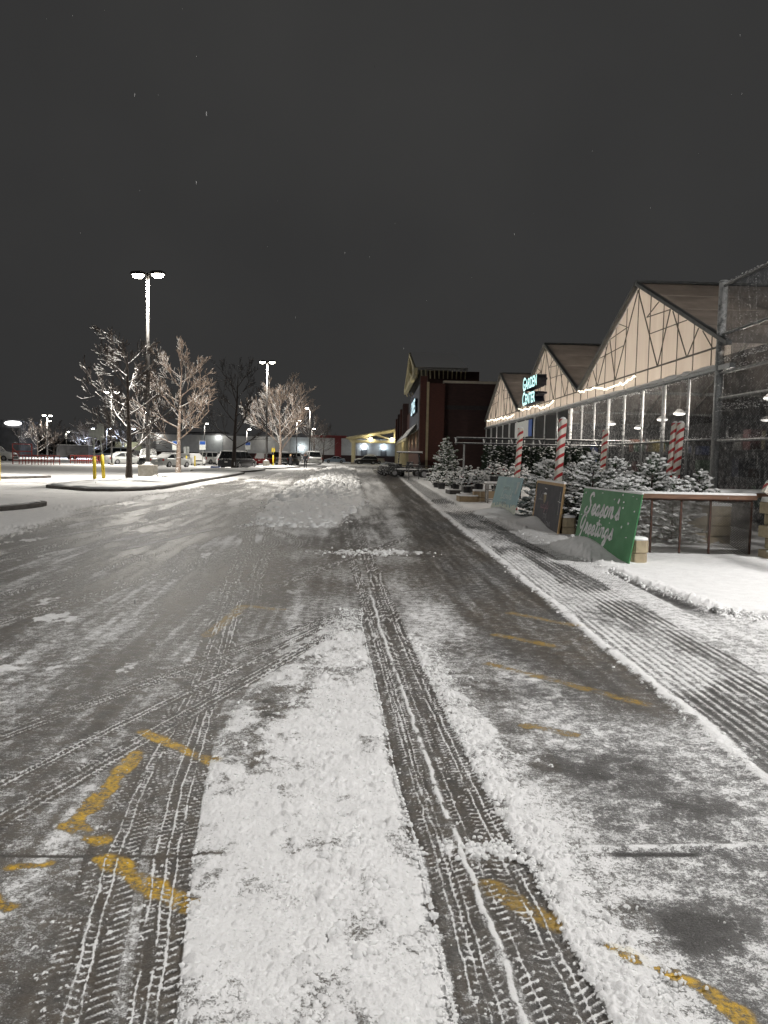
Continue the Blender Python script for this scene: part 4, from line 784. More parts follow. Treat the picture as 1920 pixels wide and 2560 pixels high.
# ------------------------------------------------------------------ garden centre
GX = 9.0; PK = [26.9, 41.3, 55.7]; HP = 7.25; ZV = 4.65; ZP = 7.72; ZF = 4.12; GD = 16.0
t = thing('garden_center_building', (GX, 19.6, 0), 'garden center greenhouse with three glowing gables and mesh walls', 'greenhouse')
Y0 = 19.6
def zg(y):                                               # gable outline height at y
    for p in PK:
        if abs(y-p) <= HP: return ZP-(ZP-ZV)*abs(y-p)/HP
    return ZV
for gi, p in enumerate(PK):
    ys = np.linspace(p-HP, p+HP, 13)
    for i in range(12):
        a, b = ys[i]+.004-Y0, ys[i+1]-.004-Y0; sb = MB(); sb.box((-.012, ys[i]-Y0, (ZF+zg(ys[i]))/2-.03), (.02, .022, zg(ys[i])-ZF-.06)); sb.build('seam_batten', trussm, t); m = MB(); za, zb_ = zg(ys[i])-.06, zg(ys[i+1])-.06
        dx = .012*(i % 2); m.loft([[(dx, a, ZF), (dx, b, ZF), (dx, b, zb_), (dx, a, za)], [(dx+.012, a, ZF), (dx+.012, b, ZF), (dx+.012, b, zb_), (dx+.012, a, za)]]); m.build('gable_panel', poly, t)
    for s in (-1, 1):
        m = MB(); m.bar((-.10, p-Y0, ZP+.02), (-.10, p+s*HP-Y0, ZV+.02), .16, .11); m.build('rake_trim', trimm, t)
        for k in range(8):                               # roof sheets
            f0, f1 = k/8, (k+1)/8; ya, yb = p+s*HP*f0, p+s*HP*f1; za, zb_ = ZP-(ZP-ZV)*f0, ZP-(ZP-ZV)*f1; o_ = .02*(k % 2)
            m = MB(); m.loft([[(0, ya-Y0, za+o_), (GD, ya-Y0, za+o_), (GD, yb-Y0-s*.03, zb_+o_), (0, yb-Y0-s*.03, zb_+o_)], [(0, ya-Y0, za+o_+.015), (GD, ya-Y0, za+o_+.015), (GD, yb-Y0-s*.03, zb_+o_+.015), (0, yb-Y0-s*.03, zb_+o_+.015)]]); m.build('roof_sheet', roofm, t)
        for k in range(1, 6): m = MB(); xx = GD*k/6; m.bar((xx, p-Y0, ZP-.12), (xx, p+s*HP-Y0, ZV-.12), .08); m.build('rafter', trussm, t)
    m = MB(); m.bar((-.15, p-Y0, ZP+.07), (GD, p-Y0, ZP+.07), .2, .08); m.build('ridge_cap', trimm, t)
    m = MB(); m.bar((-.05, p+HP-Y0, ZV), (GD, p+HP-Y0, ZV), .3, .12); m.build('valley_gutter', trimm, t)
    # truss in front of the sheets
    c = p-Y0; X_ = -.05; W2 = HP*.97
    tm = [((-W2, ZV+.02), (W2, ZV+.02), .085)]
    for s in (-1, 1):
        q = lambda f: (s*HP*f, ZP-(ZP-ZV)*f-.14)
        tm += [((0, ZP-.2), (s*HP*.30, ZV), .06), (q(.42), (s*HP*.30, ZV), .055), (q(.45), (s*HP*.62, ZV), .055), (q(.72), (s*HP*.62, ZV), .05), (q(.76), (s*HP*.86, ZV), .045), ((s*HP*.135, ZP-1.30), q(.28), .05), ((s*HP*.135, ZP-1.30), q(.42), .05), ((s*HP*.19, ZP-1.9), q(.60), .05)]
    for (a, b, w) in tm: m = MB(); m.bar((X_, c+a[0], a[1]), (X_, c+b[0], b[1]), w*.5); m.build('truss_bar', trussm, t)
m = MB(); m.box((-.06, (63-Y0)/2, ZF-.03), (.16, 63-Y0+.3, .12)); m.build('header_beam', galv, t)
m = MB(); m.box((GD, (63-Y0)/2, 2.3), (.2, 63-Y0, 4.7)); m.build('back_wall', inner_dk, t)
m = MB(); m.box((GD/2, 63.2-Y0, 2.3), (GD, .2, 4.7)); m.build('end_wall', inner_dk, t)
# snow and lit string along the ledge
rr = random.Random(4); sn = MB(); yy = 20.5
while yy < 62:
    l = rr.uniform(.3, 1.2); sn.blob((-.12, yy-Y0, ZF+.04), (.09, l*.6, rr.uniform(.03, .08)), 8, 4, .15, rr); yy += l*rr.uniform(.6, .8)
sn.build('ledge_snow', snow_m, t, True)
def light_string(y0, y1, z0, z1, label, seed):
    rr = random.Random(seed); n = int((y1-y0)/.18); m = MB(); root = thing('light_string', (GX, y0, 0), label, 'light string', 'string lights along the fascia'); pv = None; zz = 0
    for i in range(n+1):
        f = i/n; zz = .75*zz+rr.uniform(-.07, .07); p = (-.16, f*(y1-y0), z0+(z1-z0)*f+zz+(.22*math.exp(-f*9)))
        if pv: m.tube(pv, p, .022+.012*rr.random(), n=5)
        pv = p
    m.build('bulb_run', string_em, root)
light_string(26.5, 33.9, 4.36, 4.62, 'bright string light sagging across the nearest gable', 1); light_string(38.5, 48.2, 4.30, 4.72, 'bright string light under the lettering on the middle gable', 2); light_string(49.6, 61.5, 4.30, 4.66, 'bright string light across the farthest gable', 3)
for gi, p in enumerate(PK):
    for dy, ee in ((-4.9, 330), (-1.9, 760), (1.4, 520), (4.7, 620)): lamp('POINT', 'house_light', t, (1.2, p+dy-Y0, 3.8), ee, (1, .93, .84), .25)
    for dy in (-3.5, 3.5): lamp('POINT', 'house_light', t, (8, p+dy-Y0, 4.4), 420, (1, .90, .80), .25)
for i, (x, y) in enumerate(((2.6, 22.6), (5, 25.5), (3, 30.5), (6.5, 29), (4, 35), (8, 33.5), (3.2, 40), (6, 44))):
    h = thing('highbay_light', (GX+x, y, 3.55), ['round hanging lamp nearest the tall fence post', 'second hanging lamp behind the mesh', 'hanging lamp behind the paired candy stripe posts', 'deeper hanging lamp below the nearest gable', 'hanging lamp left of the striped pair', 'deep hanging lamp by the first valley', 'hanging lamp below the lettering', 'far hanging lamp inside the greenhouse'][i], 'hanging lamp', 'hanging lamps in the greenhouse')
    m = MB(); m.tube((0, 0, .16), (0, 0, 1.0), .015, n=5); m.build('cord', trussm, h); m = MB(); m.tube((0, 0, .02), (0, 0, .18), .26, .08, 12); m.build('shade', galv, h); m = MB(); m.blob((0, 0, 0), (.24, .24, .07), 12, 5); m.build('lens', highbay, h, True)

# lettering: every letter is a channel letter of its own
def letters(txt, big, small, y_start, z_base, x, mface, mside, root, length, depth):
    cu = []; y = 0.0
    for i, ch in enumerate(txt):
        c = bpy.data.curves.new('letter', 'FONT'); c.body = ch; c.size = big if i == 0 else small; c.extrude = depth/2; c.offset = .018*c.size; c.align_x = 'LEFT'; c.fill_mode = 'BOTH'
        o = bpy.data.objects.new('letter', c); COL.objects.link(o); dg = bpy.context.evaluated_depsgraph_get(); me = bpy.data.meshes.new_from_object(o.evaluated_get(dg)); bpy.data.objects.remove(o)
        xs = [v.co.x for v in me.vertices]; x0, x1 = min(xs), max(xs); cu.append((me, y-x0, 0 if i else -.12*(big-small))); y += (x1-x0)+.07*small
    k = length/y
    for me, off, dz in cu:
        me.materials.clear(); me.materials.append(mface); me.materials.append(mside)
        for p in me.polygons: p.material_index = 0 if (p.normal.z > .5) else 1
        # text X -> -Y (reads left to right seen from -X), text Y -> Z, text Z -> -X
        me.transform(Matrix(((0, 0, -1, 0), (-k, 0, 0, 0), (0, 1, 0, 0), (0, 0, 0, 1))) @ Matrix.Translation((off, 0, 0)))
        me.flip_normals() if False else None
        o = link('letter', me, root, (x, y_start, z_base+dz))
st = thing('garden_center_sign', (GX-.45, 43.9, 0), 'glowing GARDEN CENTER channel letters on the middle gable', 'sign')
letters('GARDEN', 1.02, .80, 0, 5.50, 0, letter_em, letter_sd, st, 3.75, .52)
letters('CENTER', 1.02, .80, 0, 4.68, 0, letter_em, letter_sd, st, 3.45, .52)
for z in (5.35, 4.62): m = MB(); m.box((.12, -1.85, z+.50), (.42, 3.5, .10)); m.build('raceway', letter_sd, st)

# ------------------------------------------------------------------ mesh fences
wire = pm('fence_wire', (.11, .115, .12), (.07, .075, .08), 30, .6, .3, snow=.1)
def chain(y0, y1, z0, z1, sp, r, X_=0, cut=None):
    """diagonal wires of a chain-link panel in the local YZ plane"""
    m = MB(); h = z1-z0; n = int((y1-y0+h)/sp)
    for d in (1, -1):
        for i in range(n+1):
            a = y0-h+i*sp if d == 1 else y0+i*sp
            # line y = a + d*(z-z0)
            pa, pb = (a, z0), (a+d*h, z1)
            ya, za, yb, zb_ = pa[0], pa[1], pb[0], pb[1]
            lo, hi = y0, y1; t0, t1 = 0.0, 1.0
            for bound, sgn in ((lo, 1), (hi, -1)):
                fa, fb = sgn*(ya-bound), sgn*(yb-bound)
                if fa < 0 and fb < 0: t0 = 2
                elif fa < 0: t0 = max(t0, fa/(fa-fb))
                elif fb < 0: t1 = min(t1, fa/(fa-fb))
            if t0 >= t1: continue
            m.tube((X_, ya+(yb-ya)*t0, za+(zb_-za)*t0), (X_, ya+(yb-ya)*t1, za+(zb_-za)*t1), r, n=3, caps=False)
    return m
def frost_clumps(m, seed, pts, r):
    rr = random.Random(seed)
    for p in pts: m.blob(p, (r*rr.uniform(.6, 1.3), r*rr.uniform(.8, 2.2), r*rr.uniform(.5, 1)), 5, 3, .3, rr)
f1 = thing('tall_mesh_fence', (GX-.06, 8.0, 0), 'six metre chain-link fence with snow-laden rails at the right edge', 'fence')
LN = 20.2-8.0
for y in (LN, LN-3.4, LN-6.8, LN-10.2): m = MB(); m.tube((0, y, 0), (0, y, 6.28), .11 if y == LN else .06, n=12); m.blob((0, y, 6.3), (.13, .13, .06), 10, 4); m.build('post', galv, f1, True)
for z in (6.2, 4.95, 3.95, 3.3, 2.2): m = MB(); m.tube((0, 0, z), (0, LN, z), .04, n=8); m.build('rail', galv_lt, f1, True)
o = chain(0, LN, .05, 6.2, .066, .0024, -.05).build('wire_mesh', wire, f1); o['kind'] = 'stuff'
m = MB(); rr = random.Random(8); pts = []
for z, d in ((6.22, 90), (4.2, 160), (3.98, 150), (3.05, 190), (2.95, 150), (2.22, 80)):
    for i in range(d): pts.append((-.06+rr.uniform(-.02, .02), rr.uniform(LN-5, LN), z+abs(rr.gauss(0, .06))*(1 if z < 4.5 else .3)))
for i in range(170): yy = rr.uniform(LN-5, LN); pts.append((-.06, yy, rr.uniform(2.3, 6.1)))
for k in range(9):
    y_ = LN-.3-k*.55+rr.uniform(-.15, .15); zt = rr.uniform(5.3, 6.1); sl = rr.uniform(.15, .35)
    for i in range(26): f = i/26; pts.append((-.06, y_-sl*f*1.4, zt-f*rr.uniform(1.2, 1.6)))
frost_clumps(m, 3, pts, .011); o = m.build('clinging_snow', snow_m, f1); o['kind'] = 'stuff'
m = MB(); m.poly([(.05, 0, 0), (.05, LN, 0), (.05, LN, 4.4), (.05, 0, 4.4)]); m.build('shade_screen', shade_net, f1)
f2 = thing('garden_mesh_wall', (GX-.06, 20.2, 0), 'long mesh wall of galvanised posts below the glowing gables', 'fence')
L2 = 63.0-20.2; rr = random.Random(9); ys = []
y = .0
while y < L2: ys.append(y); y += 1.9 if y < 14 else 2.7
for i, y in enumerate(ys[1:]): m = MB(); w = .06 if i % 3 == 1 else .04; m.tube((0, y, 0), (0, y, 4.1), w, n=8); m.build('post', galv_lt, f2, True)
for z in (4.02, 2.25, 1.05): m = MB(); m.tube((0, 0, z), (0, L2, z), .03, n=6); m.build('rail', galv_lt, f2, True)
o = chain(0, 14.5, .1, 4.0, .08, .0024, -.03).build('wire_mesh', wire, f2); o['kind'] = 'stuff'
m = MB(); m.poly([(.06, 0, 2.25), (.06, 14, 2.25), (.06, 14, 4.0), (.06, 0, 4.0)]); m.build('upper_screen', shade_net2, f2)
m = MB(); m.poly([(.07, 0, .1), (.07, L2, .1), (.07, L2, 2.24), (.07, 0, 2.24)]); m.build('lower_screen', shade_net, f2)
m = MB(); m.poly([(.06, 16, 2.26), (.06, L2, 2.26), (.06, L2, 4.0), (.06, 16, 4.0)]); m.build('far_screen', pm('black_mesh_cloth', (.022, .022, .023), (.03, .03, .03), 3, .9), f2)
m = MB(); pts = []
for y in ys[1:9]:
    for i in range(60): pts.append((-.07, y+rr.uniform(-.07, .07), rr.uniform(.4, 4.0)))
for i in range(260): pts.append((-.06, rr.uniform(0, 14), 4.0-abs(rr.gauss(0, .05))))
for i in range(160): pts.append((-.06, rr.uniform(0, 14), 2.27+abs(rr.gauss(0, .03))))
frost_clumps(m, 5, pts, .014); o = m.build('clinging_snow', snow_m, f2); o['kind'] = 'stuff'
t = thing('wall_banner', (GX-.12, 46.7, 3.0), 'white banner with a blue strip hung on the mesh wall', 'banner'); m = MB(); m.box((0, .35, .45), (.02, 4.3, .95)); m.build('white_cloth', signwhite, t); m = MB(); m.box((0, -2.3, .45), (.02, 1.0, .95)); m.build('blue_strip', signblue, t)
t = thing('house_sign', (GX-.14, 31.2, 1.15), 'small blue sign with a white house outline on the mesh wall', 'sign'); m = MB(); m.box((0, 0, .55), (.02, 1.05, 1.2)); b = m.build('panel', pm('sign_blue_dark', (.012, .03, .13), (.01, .025, .10), 5, .5), t)
m = MB(); P = [(.28, .35), (.28, .68), (.40, .68), (0, 1.0), (-.40, .68), (-.28, .68), (-.28, .35), (.28, .35)]
for a, c in zip(P[:-1], P[1:]): m.bar((-.02, a[0], a[1]), (-.02, c[0], c[1]), .035, .02)
m.build('house_outline', signwhite, t)
for z in (.52, .42): m = MB(); m.box((-.02, 0, z), (.012, .34 if z > .5 else .5, .055)); m.build('text_bar', signwhite, t)

# goods inside the greenhouse, seen dimly through the mesh
cols = [(.16, .05, .02), (.02, .035, .10), (.15, .12, .03), (.12, .02, .02), (.03, .08, .04), (.14, .14, .135)]
for i in range(9):
    x = GX+2.0+(i % 3)*2.2; y = 12.5+i*3.1; t = thing('shelf_rack', (x, y, 0), ['nearest dark goods rack behind the tall fence', 'second goods rack behind the tall fence', 'third goods rack, deep behind the tall fence', 'goods rack behind the tall fence post', 'goods rack with coloured cartons behind the striped pair', 'deep goods rack below the nearest gable', 'goods rack behind the snowy fir tops', 'goods rack behind the single striped post', 'deepest goods rack near the house sign'][i], 'shelf rack', 'racks inside the greenhouse')
    for a in (-.5, .5):
        for b in (-1.2, 1.2): m = MB(); m.bar((a, b, 0), (a, b, 2.6), .07); m.build('upright', blackm, t)
    for z in (.4, 1.2, 2.0): m = MB(); m.box((0, 0, z), (1.0, 2.4, .05)); m.build('shelf', inner_dk, t)
    for z in (.43, 1.23, 2.03):
        for k in range(4):
            if rr.random() < .75: c = cols[rr.randrange(6)]; h = rr.uniform(.25, .6); m = MB(); m.box((rr.uniform(-.2, .2), -.9+k*.6, z+h/2), (.5, .45, h)); o = m.build('carton', pm('carton_%d' % cols.index(c), c, tuple(q*.6 for q in c), 4, .7), t)

# ------------------------------------------------------------------ the big store beyond
t = thing('store_building', (3.7, 66, 0), 'dark brick store with timber gable and lit lettering beyond the greenhouse', 'store')
def part(root, name, m, *boxes):
    b = MB()
    for c, d in boxes: b.box(c, d)
    return b.build(name, m, root)
part(t, 'side_wall', brick_dk, ((14.2, .45, 4.0), (24.2, .5, 8.0))); part(t, 'wall_cap', pm('stone_cap', (.42, .38, .32), (.34, .31, .26), 4, .9), ((14.2, .40, 8.1), (24.4, .7, .2)))
part(t, 'wall_band', pm('dark_band', (.02, .018, .02), (.03, .026, .028), 4, .9), ((14.2, .16, 5.95), (24.0, .08, .35)))
part(t, 'pier', brick, ((1.40, .05, 3.95), (1.36, .8, 7.9))); part(t, 'corner_pier', brick, ((.30, .1, 4.25), (.58, .9, 8.5))); part(t, 'downpipe', tanm, ((.66, -.42, 4.0), (.20, .12, 8.0)))
part(t, 'pier_base', brick_dk, ((.30, -.36, .6), (.70, .16, 1.2)))
part(t, 'facade', brick, ((.75, 40, 3.6), (.5, 78, 7.2)))
part(t, 'sign_panel', bluewall, ((.44, 17.5, 6.4), (.14, 20, 4.2)))
for i, yy in enumerate((39, 50, 62, 75)): part(t, 'facade_pier', brick if i % 2 else brick_dk, ((.28, yy, 4.4), (.75, 2.2, 8.8-.2*i)))
# timber gable over the entrance: ridge runs away from the drive
gy0, gy1, gz, ga = 2.2, 26.0, 9.3, 12.2; gc = (gy0+gy1)/2
part(t, 'gable_tower', brick_dk, ((3.2, gc, 8.4), (4.6, gy1-gy0-3, 2.0)))
for s, y in ((-1, gy0), (1, gy1)):
    m = MB(); m.loft([[(-.3, y, gz), (4.3, y, gz), (4.3, gc, ga), (-.3, gc, ga)], [(-.3, y, gz+.25), (4.3, y, gz+.25), (4.3, gc, ga+.25), (-.3, gc, ga+.25)]]); m.build('roof_slope', shingle, t)
    for k in range(12): m = MB(); xx = -.2+k*.39; m.bar((xx, y+(.0 if s < 0 else 0), gz-.04), (xx+.12, y-s*1.3, gz-.55), .09, .14); m.build('rafter_tail', creamm, t)
    m = MB(); m.bar((-.28, y, gz-.05), (-.28, gc, ga-.05), .3, .42); m.build('barge_board', creamm, t)
    m = MB(); m.bar((-.2, gc, gz+.9), (-.2, gc+s*6.2, gz-.2), .25); m.build('truss_strut', creamm, t)
m = MB(); m.bar((-.25, gy0+1, gz-.15), (-.25, gy1-1, gz-.15), .32, .4); m.build('tie_beam', creamm, t)
m = MB(); m.bar((-.22, gc, gz), (-.22, gc, ga), .3, .3); m.build('king_post', creamm, t)
m = MB(); m.poly([(.05, gy0+1, gz-.2), (.05, gy1-1, gz-.2), (.05, gc, ga-.3)]); m.build('gable_infill', tanm, t)
# lean-to along the front
m = MB(); m.loft([[(-.6, 11, 3.6), (.45, 11, 5.0), (.45, 53, 5.0), (-.6, 53, 3.6)], [(-.6, 11, 3.75), (.45, 11, 5.15), (.45, 53, 5.15), (-.6, 53, 3.75)]]); m.build('lean_to_roof', shingle, t)
m = MB(); m.box((-.58, 32, 3.5), (.16, 42, .26)); m.build('lean_to_beam', creamm, t)
for k in range(8): m = MB(); m.box((-.5, 12+k*5.8, 1.7), (.32, .32, 3.4)); m.build('column', creamm, t)
for k in range(5): lamp('POINT', 'soffit_light', t, (.1, 15+k*8, 3.2), 30, (1, .86, .55), .1)
lamp('SPOT', 'gable_uplight', t, (-1.0, gc-5, 7.6), 70, (1, .9, .6), .1, (PI, .35, 0), 2.0)
st2 = thing('store_letters', (3.95, 84.2, 0), 'lit blue-white letters seen edge-on along the store front', 'sign')
letters('LOWE\'S', 1.9, 1.9, 0, 6.1, 0, letter_em2, letter_sd, st2, 8.2, .3)

# yellow canopy at the far end
t = thing('entry_canopy', (-4.6, 163, 0), 'yellow gabled canopy on posts at the end of the drive', 'canopy')
for yy in (-3.5, 3.5):
    m = MB(); m.box((0, yy, 2.3), (.65, .65, 4.6)); m.build('column', creamm, t); m = MB(); m.box((0, yy, .2), (.9, .9, .4)); m.build('column_base', concrete, t)
    m = MB(); m.box((6.0, yy, 4.75), (13.4, .5, .5)); m.build('beam', creamm, t)
    m = MB(); m.bar((-1.0, yy, 5.15), (8.5, yy, 7.05), .5, .45); m.build('rafter', creamm, t); m = MB(); m.bar((8.5, yy, 7.05), (13, yy, 5.9), .5, .45); m.build('rafter', creamm, t)
    for a, b in (((8.5, 5), (8.5, 7)), ((8.5, 5.0), (4.6, 6.2)), ((4.6, 5.0), (1.8, 5.6)), ((8.5, 5), (12, 6.1))): m = MB(); m.bar((a[0], yy, a[1]), (b[0], yy, b[1]), .28); m.build('truss_bar', creamm, t)
m = MB(); m.loft([[(-1.5, -5, 5.2), (8.5, -5, 7.25), (8.5, 5, 7.25), (-1.5, 5, 5.2)], [(-1.5, -5, 5.45), (8.5, -5, 7.5), (8.5, 5, 7.5), (-1.5, 5, 5.45)]]); m.build('roof_slope', creamm, t)
m = MB(); m.loft([[(8.55, -5, 7.25), (16, -5, 5.4), (16, 5, 5.4), (8.55, 5, 7.25)], [(8.55, -5, 7.5), (16, -5, 5.65), (16, 5, 5.65), (8.55, 5, 7.5)]]); m.build('roof_slope', creamm, t)
for xx in (3.6, 8.0):
    m = MB(); m.blob((xx, -3.9, 5.25), (.28, .2, .28), 10, 6); m.build('canopy_lamp', lens_em, t, True); lamp('POINT', 'canopy_light', t, (xx, -4.6, 5.3), 110, (1, .88, .55), .2)
# far shop with pale panels and brick-red bands
t = thing('far_shop', (-9, 205, 0), 'long pale panelled shop with dark red bands across the end of the drive', 'shop')
part(t, 'brick_base', brick_dk, ((-16, .0, .9), (72, .5, 1.9))); 
for i in range(12):
    x0 = -49+i*5.9; part(t, 'wall_panel', greywall if i % 4 != 2 else pm('pale_panel', (.42, .45, .46), (.36, .38, .39), 1.5, .8), ((x0+2.9, 0, 4.1), (5.8, .4, 4.5)))
part(t, 'red_band', pm('red_band', (.20, .03, .03), (.15, .025, .025), 3, .8), ((-3.4, .0, 6.65), (9.5, .46, .7)), ); part(t, 'red_column', MATS['red_band'], ((-.9, -.15, 3.3), (1.7, .4, 6.0)))
part(t, 'parapet', greydk, ((-31, .1, 6.6), (40, .5, .5)), ((10, .1, 6.6), (16, .5, .4)))
for i, (xx, lb) in enumerate(((6.0, 0), (11.2, 0))):
    m = MB(); m.box((xx, -.35, 4.4), (.5, .3, .25)); m.build('wall_lamp', lens_cool, t); lamp('POINT', 'wall_light', t, (xx, -.9, 4.2), 190, (.80, .92, 1), .12)
    m = MB(); m.box((xx, -.28, 2.6), (1.5, .12, 1.6)); m.build('door', greydk, t)
m = MB(); m.box((-10.5, -.35, 3.6), (.6, .3, .35)); m.build('wall_lamp', lens_cool, t); lamp('POINT', 'wall_light', t, (-10.5, -1, 3.6), 160, (.95, 1, 1), .12)
for i, xx in enumerate((-33, -20)): lamp('POINT', 'wall_light', t, (xx, -3, 5.5), 130, (1, .95, .85), .2)
# office block and dark sign building at the left
t = thing('office_block', (-45.5, 210, 0), 'grey flat-roofed block with a row of narrow windows behind the lot', 'building')
part(t, 'wall', pm('office_wall', (.26, .26, .25), (.2, .2, .2), 1, .9), ((0, 4, 3.5), (11, 8, 7.0))); part(t, 'low_wing', greywall, ((-12, 2, 3.2), (12.8, 6, 6.4))); part(t, 'parapet', greydk, ((0, 0, 7.15), (11.3, .6, .3)))
for i in range(6): part(t, 'window', glassm, ((-2.2+i*1.1, -.03, 5.0), (.4, .1, 1.7)))
part(t, 'lit_panel', pm('pale_green_panel', (.5, .52, .4), (.42, .44, .33), 2, .8), ((-21, -1.2, 2.4), (7, .4, 3.6))); lamp('POINT', 'wall_light', t, (-21, -3, 3.4), 130, (1, .95, .75), .2); m = MB(); m.blob((-21, -1.6, 3.4), (.3, .2, .3), 8, 5); m.build('wall_lamp', lens_far, t)
lamp('POINT', 'wall_light', t, (-12, -6, 6), 160, (1, .97, .9), .3); lamp('POINT', 'wall_light', t, (4, -6, 6), 160, (1, .97, .9), .3)
t = thing('dark_building', (-79.4, 160, 0), 'black building with a lit white oval sign at the far left', 'building')
part(t, 'wall', greydk, ((-1.6, 4, 3.8), (16, 8, 7.6))); part(t, 'side_bay', pm('bay_grey', (.07, .07, .072), (.05, .05, .052), 1, .9), ((3, -.2, 3.0), (6, .4, 6.0)))
m = MB(); R = [[(5+sx*1.75*c_-.0, -.42-d, 6.9+.5*s_) for c_, s_, sx in ((math.cos(a), math.sin(a), 1) for a in np.linspace(0, 2*PI, 25)[:-1])] for d in (0, .2)]; m.loft(R); m.build('lit_oval', signlit, t)
m = MB(); m.box((-.4, -.5, 4.6), (2.2, .3, 2.6)); m.build('lit_panel', pm('sign_cream', (.7, .7, .6), (.6, .6, .5), 3, .6, emit=(.9, .95, .8), es=.5), t)

# ------------------------------------------------------------------ machines shown in front of the store
def wheel(root, c, r, w, ax='x'):
    m = MB(); d = (w/2, 0, 0) if ax == 'x' else (0, w/2, 0); m.tube(Vector(c)-Vector(d), Vector(c)+Vector(d), r, n=18); o = m.build('wheel', tyrem, root); k = MB(); e = Vector(d)*1.15; k.tube(Vector(c)-e, Vector(c)+e, r*.55, n=12); k.build('rim', rimm, o)
t = thing('utility_trailer', (3.25, 60.2, 0), 'black flat utility trailer with snowy deck in front of the brick pier', 'trailer')
m = MB(); m.box((0, 0, .62), (3.4, 1.6, .10)); m.build('deck', blackm, t); m = MB(); m.box((0, 0, .70), (3.3, 1.5, .06)); m.build('snow_cover', snow_m, t)
for yy in (-.82, .82):
    wheel(t, (.55, yy, .34), .36, .2, 'y'); m = MB(); R = [[(.55+math.cos(a)*r, yy+s*.12, .34+math.sin(a)*r) for r in (.46, .42) for s in ((-1, 1) if r == .46 else (1, -1))] for a in np.linspace(0, PI, 9)]; m.loft(R); m.build('mudguard', galv_lt, t)
    m = MB(); m.bar((-1.7, yy, .95), (1.7, yy, .95), .05); m.build('side_rail', blackm, t)
    for xx in (-1.6, -.8, 0, 1.5): m = MB(); m.bar((xx, yy, .6), (xx, yy, .95), .05); m.build('stake', blackm, t)
m = MB(); m.bar((-1.7, 0, .55), (-2.9, 0, .5), .1); m.build('drawbar', blackm, t)
t = thing('utility_vehicle', (2.5, 63.2, 0), 'roofed black utility vehicle with snow on its roof beside the trailer', 'utility vehicle')
m = MB(); m.box((0, 0, .62), (2.7, 1.4, .4)); m.box((-1.0, 0, .9), (.8, 1.3, .25)); m.build('body', blackm, t)
for a in (-.6, 1.2):
    for b in (-.62, .62): m = MB(); m.bar((a, b, .8), (a*.9, b, 1.95), .06); m.build('cage_bar', blackm, t)
m = MB(); m.box((.3, 0, 1.98), (2.1, 1.4, .07)); m.build('roof', blackm, t); m = MB(); m.box((.3, 0, 2.06), (2.05, 1.35, .09)); m.build('snow_cover', snow_m, t); m = MB(); m.box((.35, 0, 1.0), (.5, 1.2, .5)); m.build('seat', blackm, t)
for a in (-.9, .95):
    for b in (-.75, .75): wheel(t, (a, b, .34), .34, .24, 'y')
def tractor(x, y, rz, label):
    t = thing('lawn_tractor', (x, y, 0), label, 'lawn tractor', 'lawn tractors by the store', rz)
    m = MB(); m.loft([[(-.28, .1, .45), (.28, .1, .45), (.28, .1, .82), (-.28, .1, .82)], [(-.27, .95, .42), (.27, .95, .42), (.24, .95, .72), (-.24, .95, .72)]]); m.build('bonnet', blackm, t); m = MB(); m.box((0, -.45, .42), (.8, 1.1, .14)); m.build('mower_deck', blackm, t)
    m = MB(); m.box((0, -.62, .62), (.46, .44, .12)); m.box((0, -.86, .85), (.44, .1, .42)); m.build('seat', blackm, t); m = MB(); m.tube((0, .05, .8), (0, -.1, 1.05), .02, n=6); m.tube((0, -.1, 1.05), (0, -.11, 1.08), .19, n=14); m.build('steering_wheel', blackm, t)
    m = MB(); m.blob((0, .5, .82), (.25, .42, .07), 8, 4, .1); m.blob((0, -.62, .70), (.22, .22, .06), 8, 4, .1); m.build('snow_cover', snow_m, t, True)
    for s in (-1, 1): wheel(t, (s*.42, -.6, .26), .26, .22); wheel(t, (s*.36, .72, .18), .18, .14)
tractor(1.55, 64.6, .6, 'snowy lawn tractor nearest the drive'); tractor(1.35, 67.5, .7, 'second snowy lawn tractor along the store front'); tractor(1.2, 71, .6, 'third snowy lawn tractor along the store front'); tractor(1.05, 75, .5, 'farthest snowy lawn tractor along the store front')
t = thing('sign_stand', (2.75, 54.5, 0), 'empty dark pipe sign stand at the edge of the ribbed snow', 'sign stand')
for a in (-.35, .35): m = MB(); m.tube((a, 0, 0), (a, 0, 1.1), .03, n=6); m.build('leg', blackm, t); m = MB(); m.bar((a, -.3, .03), (a, .3, .03), .05); m.build('foot', blackm, t)
for z in (1.1, .25): m = MB(); m.tube((-.35, 0, z), (.35, 0, z), .03, n=6); m.build('bar', blackm, t)

